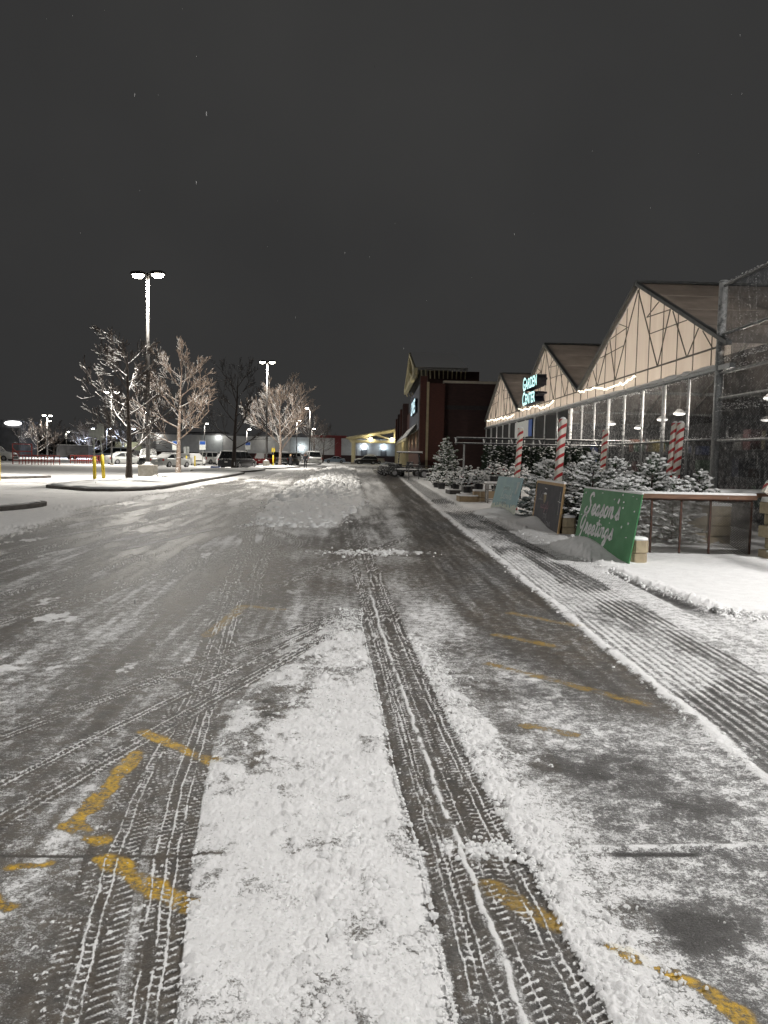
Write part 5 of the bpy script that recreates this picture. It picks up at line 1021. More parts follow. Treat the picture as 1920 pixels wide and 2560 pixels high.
# ------------------------------------------------------------------ firs
def fir(name, h, r, seed, bare=.10, snow=.6, full=1.0, mneed=None, sprig=.13, conic=.85):
    rnd = random.Random(seed); root = bpy.data.objects.new(name, None); COL.objects.link(root); mneed = mneed or needle
    tk = MB(); tk.tube((0, 0, 0), (0, 0, h*.9), .03+.02*h/2, .01, 8); tk.build('trunk', bark_fir, root)
    fo = MB(); sn = MB()
    def sprig_(p, d, l, top):
        d = d.normalized(); s = d.cross(Vector((0, 0, 1)));
        if s.length < .05: s = Vector((1, 0, 0))
        s.normalize(); u = s.cross(d); w = l*.26
        a = rnd.uniform(0, PI)
        for k in range(2):
            e = (s*math.cos(a+k*PI/2)+u*math.sin(a+k*PI/2))*w; fo.poly([p-d*l*.15, p+d*l*.35+e, p+d*l, p+d*l*.35-e])
        if rnd.random() < snow and top:
            q = p+d*l*.45+Vector((0, 0, w*.55)); rr = l*rnd.uniform(.25, .48); sn.blob(q, (rr*(.8+.5*abs(d.x)), rr*(.8+.5*abs(d.y)), rr*.55), 6, 4, .3, rnd)
    lv = int(h/.115); 
    for i in range(lv):
        f = (i+.5)/lv; z = h*(bare+(1-bare)*f)*.985; R = r*(1-f)**conic*rnd.uniform(.85, 1.12)+.03; nb = max(4, int((13*(1-f)+5)*full))
        for b in range(nb):
            a = rnd.uniform(0, 2*PI); ln = R*rnd.uniform(.55, 1.28); d = Vector((math.cos(a), math.sin(a), rnd.uniform(-.02, .35)+.5*f)).normalized(); p0 = Vector((0, 0, z+rnd.uniform(-.09, .09)*(1-f)))
            k = max(1, int(ln/(sprig*.62)))
            for j in range(k):
                g = (j+1)/k; p = p0+d*ln*g*.95+Vector((0, 0, -.10*ln*g*g+rnd.uniform(-.02, .02)))
                if g < .35 and rnd.random() < .5: continue
                sprig_(p, d+Vector((rnd.uniform(-.2, .2), rnd.uniform(-.2, .2), rnd.uniform(-.1, .25))), sprig*rnd.uniform(.8, 1.2), g > .38)
                for sd in (-1, 1):
                    if rnd.random() < .8*full: t_ = d.cross(Vector((0, 0, 1)))*sd; sprig_(p, d*.6+t_*.8+Vector((0, 0, rnd.uniform(-.1, .2))), sprig*rnd.uniform(.6, .95), g > .42)
    for k in range(4): sprig_(Vector((0, 0, h*.9+k*.03*h)), Vector((rnd.uniform(-.15, .15), rnd.uniform(-.15, .15), 1)), sprig*1.1, True)
    fo.build('foliage', mneed, root); sn.build('snow_clumps', snow_m, root, True); return root
pA = fir('fir_tree', 1.95, .80, 1, .04, .85, 1.05, None, .125, .62); pB = fir('fir_tree', 1.55, .82, 2, .04, .9, 1.1, None, .125, .45); pC = fir('fir_tree', 1.75, .72, 3, .04, .8, 1.0, None, .125, .55); pD = fir('fir_tree', 2.75, 1.10, 4, .03, .40, 1.0, None, .14, .75)
FT = [(pD, 3.95, 42.6, 1.0, 0, 0, 'tall full fir with frosted branches at the far end of the plant row'),
      (pA, 4.72, 16.6, .90, 0, 0, 'snow-laden fir with a tall spike, behind the chalkboard and green board'), (pB, 4.75, 18.9, .85, .1, -.05, 'bushy snowy fir between the two nearest striped posts'), (pC, 5.38, 17.0, .94, 0, .04, 'snowy fir with a thin leader, second from the tall spike'),
      (pA, 6.22, 17.2, .90, 0, 0, 'pointed snowy fir left of the striped pair'), (pB, 4.85, 15.0, .80, 0, 0, 'low snowy fir directly behind the green board'), (pB, 4.75, 21.2, 1.0, 0, 0, 'snowy fir behind the right edge of the blue board'), (pC, 4.95, 19.2, .86, .05, 0, 'slim snowy fir beside the blue board'),
      (pA, 5.7, 14.6, .66, 0, 0, 'short snowy fir behind the wire gate'), (pC, 6.4, 15.4, .82, -.1, 0, 'dark fir behind the wire gate, little snow'), (pB, 4.75, 17.4, .80, 0, 0, 'snowy fir sticking out behind the chalkboard'), (pA, 5.6, 20.5, .8, 0, 0, 'snowy fir at the back, between the striped posts'), (pB, 6.5, 19.8, .85, 0, 0, 'snowy fir at the back beside the single striped post')]
seen = set()
for (p, x, y, sc, tx, ty, lb) in FT:
    o = place(p, p.name in seen, (x, y, 0), random.uniform(0, 6), lb, sc, (tx, ty)); seen.add(p.name); tag(o, None, 'fir tree', 'firs for sale')
# hanging greenery under the pipe rack
def bundle(seed, h, r):
    rnd = random.Random(seed); root = bpy.data.objects.new('evergreen_bundle', None); COL.objects.link(root); fo = MB(); sn = MB()
    for i in range(420):
        a = rnd.uniform(0, 2*PI); f = rnd.random(); z = -h*f; R = r*(math.sin(PI*min(1, .12+f*.86))**.5)*rnd.uniform(.55, 1.05); p = Vector((math.cos(a)*R, math.sin(a)*R, z)); d = Vector((math.cos(a), math.sin(a), rnd.uniform(-.9, .1))).normalized(); l = rnd.uniform(.10, .2)
        s = d.cross(Vector((0, 0, 1))).normalized(); u = s.cross(d); aa = rnd.uniform(0, PI)
        for k in range(2): e = (s*math.cos(aa+k*PI/2)+u*math.sin(aa+k*PI/2))*l*.3; fo.poly([p-d*l*.2, p+d*l*.35+e, p+d*l, p+d*l*.35-e])
        if rnd.random() < .30: q = p+d*l*.4+Vector((0, 0, .03)); sn.blob(q, (.045, .045, .022), 6, 3, .3, rnd)
    fo.build('foliage', needle_dk, root); sn.build('snow_clumps', snow_m, root, True); k = MB(); k.tube((0, 0, -.05), (0, 0, .18), .008, n=4); k.build('hanger', blackm, root); return root
b1 = bundle(1, 1.15, .36); b2 = bundle(2, 1.0, .34); nm = ['leftmost', 'second', 'third', 'fourth', 'fifth', 'sixth', 'seventh', 'rightmost']
for i in range(8):
    p = b1 if i % 2 == 0 else b2; o = place(p, p.name in seen, (4.55+i*.50, 29.75+(.3 if i % 2 else 0), 2.12), i*1.3, nm[i]+' dark evergreen bundle hanging under the pipe rack'); seen.add(p.name); tag(o, None, 'evergreen bundle', 'bundles hung on the pipe rack')
t = thing('pipe_rack', (3.1, 30.0, 0), 'long black pipe rack with V brackets above the plants', 'rack')
for yy, z in ((-.45, 2.40), (.45, 2.40), (-.18, 2.20), (.18, 2.20)): m = MB(); m.tube((0, yy, z), (6.7, yy, z), .028, n=6); m.build('rail', blackm, t, True)
for i in range(7):
    x = .05+i*1.1; k = MB(); k.bar((x, -.45, 2.40), (x, 0, 2.14), .05); k.bar((x, .45, 2.40), (x, 0, 2.14), .05); k.build('bracket', blackm, t)
for x in (.35, 2.6, 4.6, 6.4): k = MB(); k.tube((x, 0, 0), (x, 0, 2.15), .035, n=6); k.build('leg', galv_lt if x < 1 else blackm, t)

# potted plants, planters and cartons in the row
def pot_plant(seed, red):
    rnd = random.Random(seed); root = bpy.data.objects.new('potted_plant', None); COL.objects.link(root); m = MB(); m.tube((0, 0, 0), (0, 0, .26), .13, .17, 12); m.build('pot', blackm, root)
    fo = MB(); sn = MB(); bw = MB()
    for i in range(190):
        a = rnd.uniform(0, 2*PI); f = rnd.random(); p = Vector((math.cos(a)*.30*math.sqrt(f), math.sin(a)*.30*math.sqrt(f), .3+.48*(1-f)*rnd.random())); d = Vector((math.cos(a), math.sin(a), rnd.uniform(.1, 1.2))).normalized(); l = rnd.uniform(.10, .20); s = d.cross(Vector((.1, .2, 1))).normalized()
        fo.poly([p, p+d*l*.5+s*l*.24, p+d*l, p+d*l*.5-s*l*.24])
        if rnd.random() < .55: sn.blob(p+d*l*.7+Vector((0, 0, .02)), (.05*rnd.uniform(.6, 1.3), .05, .03), 6, 4, .25, rnd)
    fo.build('foliage', needle_dk, root); sn.build('snow_clumps', snow_m, root, True)
    if red:
        for i in range(10): a = rnd.uniform(0, 2*PI); bw.blob((math.cos(a)*.24, math.sin(a)*.24, rnd.uniform(.35, .7)), (.06, .06, .04), 6, 4, .2, rnd)
        bw.build('red_bracts', pm('red_bracts', (.22, .01, .015), (.12, .01, .012), 9, .7), root)
    return root
q1 = pot_plant(1, True); q2 = pot_plant(2, False)
PP = [(3.55, 33.5, .26, 0, 'snowy potted conifer on the planter box beside the tall fir', 1.0), (3.9, 32.0, .5, 0, 'snowy potted conifer, second from the tall fir', 1.05), (4.15, 30.6, .3, 1, 'red-flecked snowy plant in front of the rack leg', 1.1), (3.45, 28.6, .30, 1, 'drooping snowy plant behind the open planter box', 1.0), (3.85, 28.3, .46, 0, 'snowy plant on the cartons', .9), (4.2, 27.2, .78, 1, 'red-bowed plant on the slatted table', .85), (4.5, 27.5, .78, 1, 'second red plant on the slatted table, by the blue board', .8),
      (4.6, 29.0, .3, 0, 'snowy plant behind the slatted table', 1.2), (4.9, 28.0, .5, 1, 'red-flecked plant below the hanging bundles', 1.1), (5.3, 28.4, .5, 0, 'dark plant below the hanging bundles', 1.2), (3.7, 35.6, .1, 0, 'small snowy plant at the foot of the tall fir', 1.15), (3.35, 38.5, .05, 0, 'low frosted plant in front of the tall fir', 1.2), (3.25, 40.3, .05, 0, 'low frosted plant left of the tall fir', 1.1)]
for (x, y, z, rd, lb, sc) in PP:
    p = q1 if rd else q2; o = place(p, p.name in seen, (x, y, z), random.uniform(0, 6), lb, sc); seen.add(p.name); tag(o, None, 'potted plant', 'potted plants in the row')
def planter(x, y, w, d, h, label, mt, rz=0, opening=True):
    t = thing('planter_box', (x, y, 0), label, 'planter box', 'planters and stands in the plant row', rz); th = .035
    for nm_, c, dd in (('front_board', (0, -d/2, h/2), (w, th, h)), ('back_board', (0, d/2, h/2), (w, th, h)), ('side_board', (-w/2, 0, h/2), (th, d-th, h)), ('side_board', (w/2, 0, h/2), (th, d-th, h))): part(t, nm_, mt, (c, dd))
    part(t, 'soil', inner_dk, ((0, 0, h*.75), (w-th, d-th, .03)))
    s = MB()
    for c, dd in (((0, -d/2, h+.02), (w, .07, .045)), ((0, d/2, h+.02), (w, .07, .045)), ((-w/2, 0, h+.022), (.07, d*.86, .045)), ((w/2, 0, h+.022), (.07, d*.86, .045))): s.box(c, dd)
    s.build('rim_snow', snow_m, t)
dkw = pm('dark_planter', (.07, .065, .06), (.045, .042, .04), 6, .8); tanw = pm('tan_planter', (.30, .22, .13), (.22, .16, .09), 5, .8)
planter(3.35, 27.75, .62, .8, .27, 'open tan planter box with snowy rim, front of the row', tanw, .05); planter(3.55, 33.4, .72, 1.0, .25, 'dark planter box beside the tall fir', dkw, .1); planter(4.05, 32.0, .7, .9, .48, 'taller dark planter box behind', dkw, .05); planter(3.55, 28.7, .55, .7, .30, 'dark planter box with a drooping plant', dkw)
for i, (x, y, z, lb) in enumerate(((3.80, 27.75, 0, 'lower tan carton beside the open planter box'), (3.80, 27.76, .225, 'upper tan carton with snow on top'))):
    t = thing('carton', (x, y, z), lb, 'carton', 'tan cartons in the plant row'); part(t, 'box_body', cardb, ((0, 0, .11), (.46, .4, .215))); part(t, 'tape', pm('tape', (.5, .42, .3), (.45, .38, .27), 5, .4), ((0, -.201, .11), (.05, .006, .21)))
    if i: part(t, 'snow_cover', snow_m, ((0, 0, .245), (.46, .4, .06)))
t = thing('slatted_table', (4.25, 27.0, 0), 'slatted plant table with snowy top beside the blue board', 'plant table')
for a in (-.3, 0, .3):
    for b in (-.25, .25): part(t, 'leg', pm('grey_frame', (.28, .27, .25), (.2, .19, .18), 6, .7), ((a, b, .36), (.05, .05, .72)))
part(t, 'lower_panel', cardb, ((0, -.25, .36), (.56, .03, .26))); part(t, 'table_top', MATS['grey_frame'], ((0, 0, .74), (.74, .6, .04))); part(t, 'snow_cover', snow_m, ((0, 0, .79), (.72, .58, .06)))
for z in (.2, .55): part(t, 'cross_bar', MATS['grey_frame'], ((0, -.29, z), (.7, .03, .04)))

# ------------------------------------------------------------------ candy-striped posts
def stripe_mat():
    m = bpy.data.materials.new('candy_stripe'); m.use_nodes = True; tr = m.node_tree; b = tr.nodes['Principled BSDF']; l = tr.links.new
    tc = N(tr, 'ShaderNodeTexCoord'); sp = N(tr, 'ShaderNodeSeparateXYZ'); l(tc.outputs['Object'], sp.inputs[0])
    def mt(op, a, b_=None):
        n = N(tr, 'ShaderNodeMath', operation=op)
        for i, v in enumerate((a, b_)):
            if v is None: continue
            if isinstance(v, (int, float)): n.inputs[i].default_value = v
            else: l(v, n.inputs[i])
        return n.outputs[0]
    ph = mt('FRACT', mt('MULTIPLY', mt('ADD', mt('ADD', sp.outputs[2], mt('MULTIPLY', sp.outputs[0], -.55)), mt('MULTIPLY', sp.outputs[1], .55)), 1/.235))
    f = mt('LESS_THAN', ph, .36); nz = N(tr, 'ShaderNodeTexNoise'); nz.inputs['Scale'].default_value = 7; l(tc.outputs['Object'], nz.inputs[0])
    mx = N(tr, 'ShaderNodeMix', data_type='RGBA'); mx.inputs[6].default_value = (.78, .74, .66, 1); mx.inputs[7].default_value = (.46, .016, .02, 1); l(f, mx.inputs[0])
    m2 = N(tr, 'ShaderNodeMix', data_type='RGBA', blend_type='MULTIPLY'); m2.inputs[0].default_value = .35; l(mx.outputs[2], m2.inputs[6]); l(nz.outputs[0], m2.inputs[7]); l(m2.outputs[2], b.inputs['Base Color']); b.inputs['Roughness'].default_value = .55; return m
stripe = stripe_mat()
def candy(x, y, h, tilt, label, w=.14, rz=.3):
    t = thing('striped_post', (x, y, 0), label, 'striped post', 'candy-striped corner posts', 0); t.rotation_euler = (tilt[1], tilt[0], rz)
    m = MB(); a = w/2; c = .018; R = []
    for z in (0, h): R.append([(a-c, -a, z), (a, -a+c, z), (a, a-c, z), (a-c, a, z), (-a+c, a, z), (-a, a-c, z), (-a, -a+c, z), (-a+c, -a, z)])
    m.loft(R); m.build('post', stripe, t); s = MB(); s.blob((0, 0, h), (a*.98, a*.98, .055), 10, 5, .06); s.build('snow_cap', snow_m, t, True)
candy(4.30, 23.5, 2.56, (.05, 0), 'farther left striped post behind the blue board'); candy(4.36, 18.5, 2.60, (.055, 0), 'striped post rising behind the chalkboard', .155); candy(7.05, 24.0, 2.58, (.05, 0), 'striped post on its own beside the snowy firs'); candy(7.42, 19.05, 2.6, (.06, 0), 'front one of the paired striped posts'); candy(7.30, 19.2, 2.6, (.075, 0), 'back one of the paired striped posts')
t = thing('fallen_striped_post', (6.30, 12.35, 1.24), 'striped post end with thick snow lying on the block wall', 'striped post'); t.rotation_euler = (0, .42, -.12)
m = MB(); m.box((.75, 0, 0), (1.5, .16, .16)); o = m.build('post', stripe, t); s = MB(); s.loft([[(xx, -.08, .08), (xx, .08, .08), (xx, .06, .08+hh), (xx, -.06, .08+hh)] for xx, hh in ((0, .04), (.06, .10), (.5, .11), (1.5, .11))]); s.build('snow_cover', snow_m, t, True)

# ------------------------------------------------------------------ painted boards leaning on blocks
def ribbon(m, pts, w, P, closed=False):
    """flat brush stroke through pts (board u,v) mapped by P(u, v, lift)"""
    Q = []; n = len(pts)
    for i in range(n-1):
        a, b, c, d = pts[max(0, i-1)], pts[i], pts[i+1], pts[min(n-1, i+2)]
        for t_ in np.linspace(0, 1, 6)[:-1]:
            Q.append(tuple(.5*(2*b[k]+(c[k]-a[k])*t_+(2*a[k]-5*b[k]+4*c[k]-d[k])*t_*t_+(3*b[k]-a[k]-3*c[k]+d[k])*t_**3) for k in (0, 1)))
    Q.append(pts[-1]); L_ = []; R_ = []
    for i, p in enumerate(Q):
        a = Q[max(0, i-1)]; b = Q[min(len(Q)-1, i+1)]; dx, dy = b[0]-a[0], b[1]-a[1]; l = math.hypot(dx, dy) or 1; ww = w*.5
        L_.append((p[0]-dy/l*ww, p[1]+dx/l*ww)); R_.append((p[0]+dy/l*ww, p[1]-dx/l*ww))
    for i in range(len(Q)-1): m.poly([P(*L_[i]), P(*R_[i]), P(*R_[i+1]), P(*L_[i+1])])
GL = {  # single-stroke script, x advance in em, y: 0 baseline, 1 = x-height
 'S': (1.5, [[(1.15, 1.75), (1.0, 2.05), (.7, 2.1), (.45, 1.85), (.5, 1.5), (.85, 1.1), (1.0, .6), (.8, .1), (.4, -.1), (.1, .1), (.1, .4), (.3, .45)]]),
 'e': (.85, [[(0, .15), (.35, .35), (.6, .65), (.5, .95), (.25, .9), (.12, .5), (.25, .08), (.5, .0), (.85, .25)]]),
 'a': (1.0, [[(.65, .8), (.4, .95), (.12, .6), (.15, .15), (.4, .02), (.62, .35), (.68, .85), (.64, .25), (.75, .02), (1.0, .25)]]),
 's': (.8, [[(0, .1), (.3, .6), (.42, 1.1), (.5, .7), (.62, .3), (.45, .0), (.2, .08)], [(.5, .05), (.8, .2)]]),
 'o': (.9, [[(.5, .95), (.2, .85), (.1, .4), (.3, .0), (.6, .1), (.68, .55), (.5, .95), (.6, .8), (.9, .75)]]),
 'n': (1.05, [[(.0, .75), (.15, .95), (.2, .6), (.2, .0)], [(.2, .55), (.45, .95), (.65, .85), (.66, .2), (.8, .02), (1.05, .25)]]),
 "'": (.35, [[(.22, 1.9), (.15, 1.45)]]),
 'G': (1.35, [[(1.0, 1.7), (.85, 2.05), (.55, 2.1), (.2, 1.6), (.15, .9), (.4, .45), (.75, .65), (.98, 1.5), (.9, .5), (.72, -.5), (.35, -.85), (.05, -.6)]]),
 'r': (.8, [[(0, .1), (.2, .6), (.2, 1.1), (.5, .95), (.48, .3), (.6, .02), (.8, .2)]]),
 't': (.65, [[(.35, 1.75), (.25, .9), (.22, .2), (.35, .0), (.65, .2)], [(-.1, 1.25), (.25, 1.35), (.75, 1.2)]]),
 'i': (.5, [[(0, .2), (.2, .85), (.18, .2), (.3, .0), (.5, .2)], [(.26, 1.22), (.3, 1.32)]]),
 'g': (.95, [[(.65, .8), (.4, .95), (.12, .6), (.15, .15), (.4, .05), (.62, .4), (.68, .85), (.6, -.3), (.35, -.8), (.1, -.6), (.5, -.1), (.95, .25)]]),
 'L': (1.0, [[(.5, 1.9), (.3, 1.2), (.2, .2), (.1, 0), (.5, .05), (1.0, .2)]]), 'w': (1.1, [[(.05, .9), (.2, .05), (.5, .8), (.7, .05), (1.0, .9)]]), 'h': (.95, [[(.2, 1.8), (.15, 0)], [(.15, .5), (.45, .9), (.65, .7), (.65, .1), (.9, .1)]]),
 'u': (.95, [[(.05, .9), (.1, .2), (.4, .02), (.65, .4), (.7, .9), (.68, .1), (.95, .2)]]), 'l': (.5, [[(.1, .2), (.35, 1.6), (.2, 1.7), (.15, .4), (.3, 0), (.5, .2)]]), 'y': (.9, [[(.05, .9), (.2, .2), (.55, .3)], [(.7, .95), (.5, -.2), (.15, -.7)]]), 'f': (.7, [[(.5, 1.7), (.25, 1.5), (.2, 0), (.1, -.5)], [(0, .8), (.5, .85)]]), 'd': (.9, [[(.6, .8), (.3, .9), (.1, .4), (.35, .02), (.6, .4), (.7, 1.8), (.65, .1), (.9, .15)]]), ' ': (.6, [])}
def write(m, txt, u, v, size, P, w, slant=.25, sx=1.0):
    x = u
    for ch in txt:
        adv, st_ = GL[ch]
        for s in st_: ribbon(m, [(x+(a+slant*b)*size*sx, v+b*size) for a, b in s], w, P)
        x += adv*size*sx
    return x
def board(name, p0, p1, h, lean, label, mat_face, th=.02):
    """p0 = far bottom corner, p1 = near bottom corner; local u runs p0->p1, v up the leaning face; returns (root, P)"""
    l = math.hypot(p1[0]-p0[0], p1[1]-p0[1]); ang = math.atan2(p1[1]-p0[1], p1[0]-p0[0]); t = thing(name, (p0[0], p0[1], 0), label, 'sign board', 'painted boards along the forecourt', ang)
    # local frame: X along the board, face normal = local -Y ; leaning back towards +Y (away from the drive)
    c, s = math.cos(lean), math.sin(lean)
    def P(u, v, lift=.008): return (u, v*s-lift*c, v*c+lift*s)
    return t, P, l, (c, s)
def slab(P, u0, u1, v0, v1, a, b):
    m = MB(); m.loft([[P(u0, v0, a), P(u1, v0, a), P(u1, v1, a), P(u0, v1, a)], [P(u0, v0, b), P(u1, v0, b), P(u1, v1, b), P(u0, v1, b)]]); return m
green = pm('green_board', (.020, .150, .045), (.045, .20, .075), 3.5, .6); ink = pm('sign_lettering', (.66, .66, .66), (.58, .58, .58), 6, .6)
# green board
t, P, l, _ = board('greeting_board', (3.60, 13.78), (3.82, 11.40), 1.14, .16, 'green plywood board lettered Season\'s Greetings, leaning on blocks', green)
slab(P, 0, l, 0, 1.14, -.012, .004).build('panel', green, t); m = slab(P, 0, l, 1.135, 1.165, -.014, .006); m.build('snow_edge', snow_m, t)
m = MB(); write(m, "Season's", .22, .70, .17, lambda u, v: P(u, v, .0065), .055, .22, 1.22); m.build('lettering', ink, t); m = MB(); write(m, 'Greetings', .10, .36, .155, lambda u, v: P(u, v, .0065), .05, .22, 1.25); m.build('lettering', ink, t)
m = MB(); rr = random.Random(2)
for i in range(26): m.blob(P(rr.uniform(.1, l-.05), rr.uniform(.3, 1.1), .006), (.012*rr.uniform(.5, 1.6), .02, .012*rr.uniform(.5, 2)), 5, 3, .2, rr)
m.build('stuck_snow', snow_m, t)
# chalkboard
chalkf = pm('chalk_board', (.030, .030, .038), (.055, .052, .062), 5, .8)
t, P, l, _ = board('chalk_board', (3.86, 18.7), (3.84, 15.92), 1.12, .10, 'wood-framed chalkboard with faint writing leaning on blocks', chalkf)
slab(P, 0, l, 0, 1.1, -.012, .004).build('panel', chalkf, t)
for nm_, a in (('frame_rail', (0, l, 1.06, 1.12)), ('frame_stile', (l-.05, l, 0, 1.06)), ('frame_stile', (0, .05, 0, 1.06))): slab(P, *a, -.02, .016).build(nm_, woodlt, t)
slab(P, 0, l, 1.12, 1.165, -.02, .02).build('snow_edge', snow_m, t)
chalk = pm('chalk', (.42, .40, .42), (.3, .29, .31), 9, .9); chalkp = pm('chalk_pink', (.42, .22, .27), (.32, .17, .21), 9, .9)
f_ = lambda u, v: P(u, v, .007)
m = MB(); write(m, 'Let', .4, .68, .12, f_, .012, .2, 1.5); m.build('chalk_writing', chalk, t); m = MB(); write(m, 'uuagily', .7, .50, .10, f_, .012, .2, 1.5); m.build('chalk_writing', chalkp, t); m = MB(); write(m, 'for', 1.1, .30, .10, f_, .012, .2, 1.5); m.build('chalk_writing', chalk, t); m = MB(); write(m, 'Lows', 1.35, .15, .10, f_, .012, .2, 1.5); m.build('chalk_writing', chalk, t)
m = MB(); ribbon(m, [(l-.28, .45), (l-.27, .95)], .014, f_); ribbon(m, [(l-.40, .74), (l-.15, .72)], .014, lambda u, v: P(u, v, .0075)); m.build('chalk_cross', ink, t); m = MB(); ribbon(m, [(.95, .97), (1.05, .96), (1.2, .955)], .02, f_); m.build('chalk_marks', ink, t)
m = MB(); rr = random.Random(6)
for i in range(7): ribbon(m, [(.06+.012*i, .2+i*.09), (.10, .27+i*.09), (.05, .35+i*.09)], .03, f_)
m.build('painted_cane', pm('cane_pink', (.6, .35, .32), (.55, .5, .42), 12, .7), t)
# pale blue board
bluef = pm('pale_blue_board', (.22, .37, .37), (.17, .30, .34), 2.2, .6)
t, P, l, _ = board('winter_board', (3.36, 22.3), (3.72, 20.45), 1.14, .22, 'pale blue painted board with white brush lettering and painted snow', bluef)
slab(P, 0, l, 0, 1.14, -.012, .004).build('panel', bluef, t); f_ = lambda u, v: P(u, v, .007); brush = pm('white_brush', (.55, .62, .60), (.45, .55, .54), 8, .7)
m = MB(); write(m, 'nuun i', .62, .78, .075, f_, .02, .1, 1.5); m.build('lettering', brush, t); m = MB(); write(m, 'Lows', .55, .52, .14, f_, .028, .1, 1.6); m.build('lettering', brush, t); m = MB(); write(m, 'unuer', .58, .36, .07, f_, .02, .1, 1.5); m.build('lettering', brush, t)
m = MB(); [ribbon(m, [(l-.35+.04*i, .68), (l-.28+.03*i, .86), (l-.30+.05*i, 1.02)], .025, f_) for i in range(4)]; ribbon(m, [(l-.62, .6), (l-.5, .76)], .025, f_); m.build('brush_strokes', brush, t)
m = MB(); rr = random.Random(3)
for i in range(34): u = l*i/33; hh = rr.uniform(.05, .17); ribbon(m, [(u, .12), (u+.01, .22), (u+.012, .24+hh)], .05, f_)
m.build('painted_snow', pm('paint_snow', (.62, .66, .58), (.55, .6, .5), 9, .8), t)
# retaining blocks, one object each
bm_ = bmesh.new(); bmesh.ops.create_cube(bm_, size=1); bmesh.ops.scale(bm_, vec=(.30, .30, .20), verts=bm_.verts)
ed = [e for e in bm_.edges if abs(e.verts[0].co.z-e.verts[1].co.z) > .1]; bmesh.ops.bevel(bm_, geom=ed, offset=.07, segments=1, affect='EDGES'); bmesh.ops.bevel(bm_, geom=[e for e in bm_.edges if abs(e.verts[0].co.z-e.verts[1].co.z) < .01], offset=.012, segments=1, affect='EDGES')
bme = bpy.data.meshes.new('retaining_block'); bm_.to_mesh(bme); bm_.free(); bme.materials.append(blockm)
def stack(x, y, n, who, rz=.12, grp='retaining blocks', step=0.0, lay=None):
    for k in range(n):
        o = link('retaining_block', bme, None, (x+random.uniform(-.015, .015), y+step*k, .11+k*.205)); o.rotation_euler = (0, 0, rz+random.uniform(-.05, .05))
        tag(o, ('top' if k == n-1 else ('bottom' if k == 0 else ('lower middle' if n > 3 and k == 1 else 'upper middle' if n > 3 else 'middle')))+' tan retaining block '+who, 'block', grp)
        if k == n-1:
            s = MB(); s.loft([[(a*.145, b*.145, -.004) for a, b in ((-1, -.55), (-.55, -1), (.55, -1), (1, -.55), (1, .55), (.55, 1), (-.55, 1), (-1, .55))], [(a*.14, b*.14, .03) for a, b in ((-1, -.55), (-.55, -1), (.55, -1), (1, -.55), (1, .55), (.55, 1), (-.55, 1), (-1, .55))], [(a*.11, b*.11, .045) for a, b in ((-1, -.55), (-.55, -1), (.55, -1), (1, -.55), (1, .55), (.55, 1), (-.55, 1), (-1, .55))]]); q = s.build('snow_cap', snow_m, o, True, (0, 0, .1))
stack(4.06, 11.75, 2, 'at the near corner of the green board'); stack(4.10, 12.5, 3, 'behind the green board', .05)
stack(4.08, 16.1, 2, 'at the near corner of the chalkboard'); stack(4.06, 16.85, 3, 'second behind the chalkboard', .0); stack(4.05, 17.6, 4, 'third behind the chalkboard', .1)

# ------------------------------------------------------------------ wire gate, block wall and benches at the right
t = thing('wire_gate', (4.2, 12.95, 0), 'low steel gate filled with diamond wire and a snowy timber rail', 'gate'); GL_ = 2.2
for x in (0, .5, 1.0, 1.5, GL_): m = MB(); m.box((x, 0, .52), (.03, .03, 1.0)); m.build('upright', rust, t)
for z in (.045, .99): m = MB(); m.box((GL_/2, 0, z), (GL_, .035, .035)); m.build('frame_bar', rust, t)
m = MB(); m.box((GL_/2, -.01, 1.04), (GL_+.12, .10, .075)); m.build('timber_rail', wood, t); s = MB(); s.loft([[(x, -.055, 1.078), (x, .045, 1.078), (x, .035, 1.115), (x, -.045, 1.115)] for x in np.linspace(-.05, GL_+.05, 9)]); s.build('snow_cover', snow_m, t)
m = MB(); sp = .052; n = 70; ar = .55                     # expanded diamond wire, flat diamonds
for d in (1, -1):
    for i in range(-30, n):
        a = i*sp; pa = (a, .06); pb = (a+d*(.92/ar), .98)
        if d == -1: pa = (a+.0, .06)
        x0, x1 = pa[0], pb[0]; t0, t1 = 0., 1.
        for bound, sg in ((0, 1), (GL_, -1)):
            fa, fb = sg*(x0-bound), sg*(x1-bound)
            if fa < 0 and fb < 0: t0 = 2
            elif fa < 0: t0 = max(t0, fa/(fa-fb))
            elif fb < 0: t1 = min(t1, fa/(fa-fb))
        if t0 < t1: m.tube((x0+(x1-x0)*t0, .01*d, .06+.92*t0), (x0+(x1-x0)*t1, .01*d, .06+.92*t1), .0046, n=3, caps=False)
for i in range(40):
    a = GL_+i*sp; pb = (a-(.92/ar), .98); x0, x1 = a, pb[0]
    t0 = (x0-GL_)/(x0-x1)
    if t0 < 1: m.tube((x0+(x1-x0)*t0, -.01, .06+.92*t0), (x1, -.01, .98), .0046, n=3, caps=False)
o = m.build('diamond_wire', pm('wire_dark', (.16, .15, .14), (.10, .095, .085), 20, .6, .3), t); o['kind'] = 'stuff'
t = thing('block_wall', (6.45, 12.55, 0), 'stacked tan block wall with snowy ledges at the right edge', 'wall')
wb_ = bpy.data.meshes.new('wall_block'); bm_ = bmesh.new(); bmesh.ops.create_cube(bm_, size=1); bmesh.ops.scale(bm_, vec=(.44, .40, .19), verts=bm_.verts); bmesh.ops.bevel(bm_, geom=list(bm_.edges), offset=.014, segments=1, affect='EDGES'); bm_.to_mesh(wb_); bm_.free(); wb_.materials.append(blockm)
for row in range(5):
    for c in range(5): o = link('wall_block', wb_, t, (.22+c*.447+(.1 if row % 2 else 0), random.uniform(-.02, .02)+row*.015, .10+row*.198))
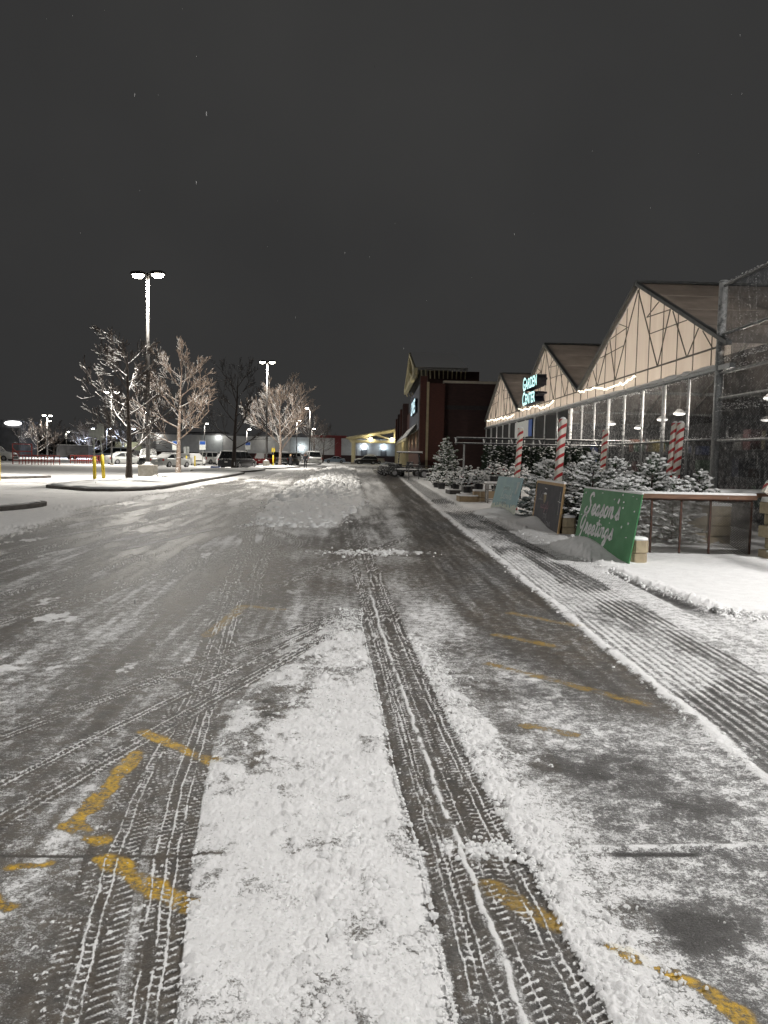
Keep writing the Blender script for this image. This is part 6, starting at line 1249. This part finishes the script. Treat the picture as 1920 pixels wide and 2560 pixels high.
for z in (.20, .60): m = MB(); m.box((1.1, -.20, z), (2.3, .05, .025)); m.build('ledge_snow', snow_m, t)
m = MB(); m.loft([[(x, -.16, .985), (x, .26, .985), (x, .2, 1.07), (x, -.12, 1.06)] for x in np.linspace(.02, 2.4, 7)]); m.build('snow_cover', snow_m, t, True)
t = thing('block_steps', (5.75, 14.9, 0), 'stepped stack of tan blocks behind the wire gate', 'block steps')
for k, n_ in enumerate((2, 3, 4)):
    for z in range(n_): link('wall_block', wb_, t, (k*.46, random.uniform(-.02, .02), .10+z*.198))
    m = MB(); m.box((k*.46, 0, .10+n_*.198-.075), (.43, .38, .05)); m.build('snow_cap', snow_m, t)
def bench(x, y, z, w, d, rz, label):
    t = thing('plant_bench', (x, y, 0), label, 'bench', 'benches behind the wire gate', rz); m = MB(); m.box((0, 0, z), (w, d, .09)); m.build('top', wood, t); m = MB(); m.loft([[(-w/2, -d/2, z+.046), (w/2, -d/2, z+.046), (w/2, d/2, z+.046), (-w/2, d/2, z+.046)], [(-w/2+.02, -d/2+.02, z+.09), (w/2-.02, -d/2+.02, z+.09), (w/2-.02, d/2-.02, z+.09), (-w/2+.02, d/2-.02, z+.09)]]); m.build('snow_cover', snow_m, t)
    for a in (-w/2+.08, w/2-.08):
        for b in (-d/2+.06, d/2-.06): m = MB(); m.box((a, b, z/2-.02), (.05, .05, z-.05)); m.build('leg', blackm, t)
bench(7.55, 16.0, .98, 2.3, .9, .0, 'long snowy bench behind the wire gate'); bench(6.9, 18.6, 1.05, 1.1, .6, 0, 'short snowy bench beside the striped pair'); bench(5.6, 16.1, .50, .6, .5, .1, 'low snowy stand left behind the wire gate'); bench(5.75, 15.3, .36, .7, .5, .1, 'lower snowy stand nearest the wire gate')
# sparse snowflakes in the air
m = MB(); rr = random.Random(12)
for i in range(120):
    y = rr.uniform(2.5, 30); x = rr.uniform(-.62, .62)*y; z = 1.6+rr.uniform(-.3, .62)*y
    if z < .3: continue
    r = rr.uniform(.0022, .0045)*(.6+.07*y); m.blob((x, y, z), (r*.7, r*.7, r*rr.uniform(1.5, 4)), 5, 3)
for (lx, ly, lz, n_, sd) in ():
    for i in range(n_):
        r = rr.uniform(.005, .012)*(1 if ly < 60 else 1.6); m.blob((lx+rr.gauss(0, sd), ly-abs(rr.gauss(0, sd)), lz-abs(rr.gauss(0, sd*1.2))+.4), (r*.7, r*.7, r*rr.uniform(1, 3)), 5, 3)
o = m.build('falling_snow', pm('flake', (.3, .3, .3), (.3, .3, .3), 3, .9), None); tag(o, 'sparse snowflakes drifting through the night air', 'snowflakes', None, 'stuff')
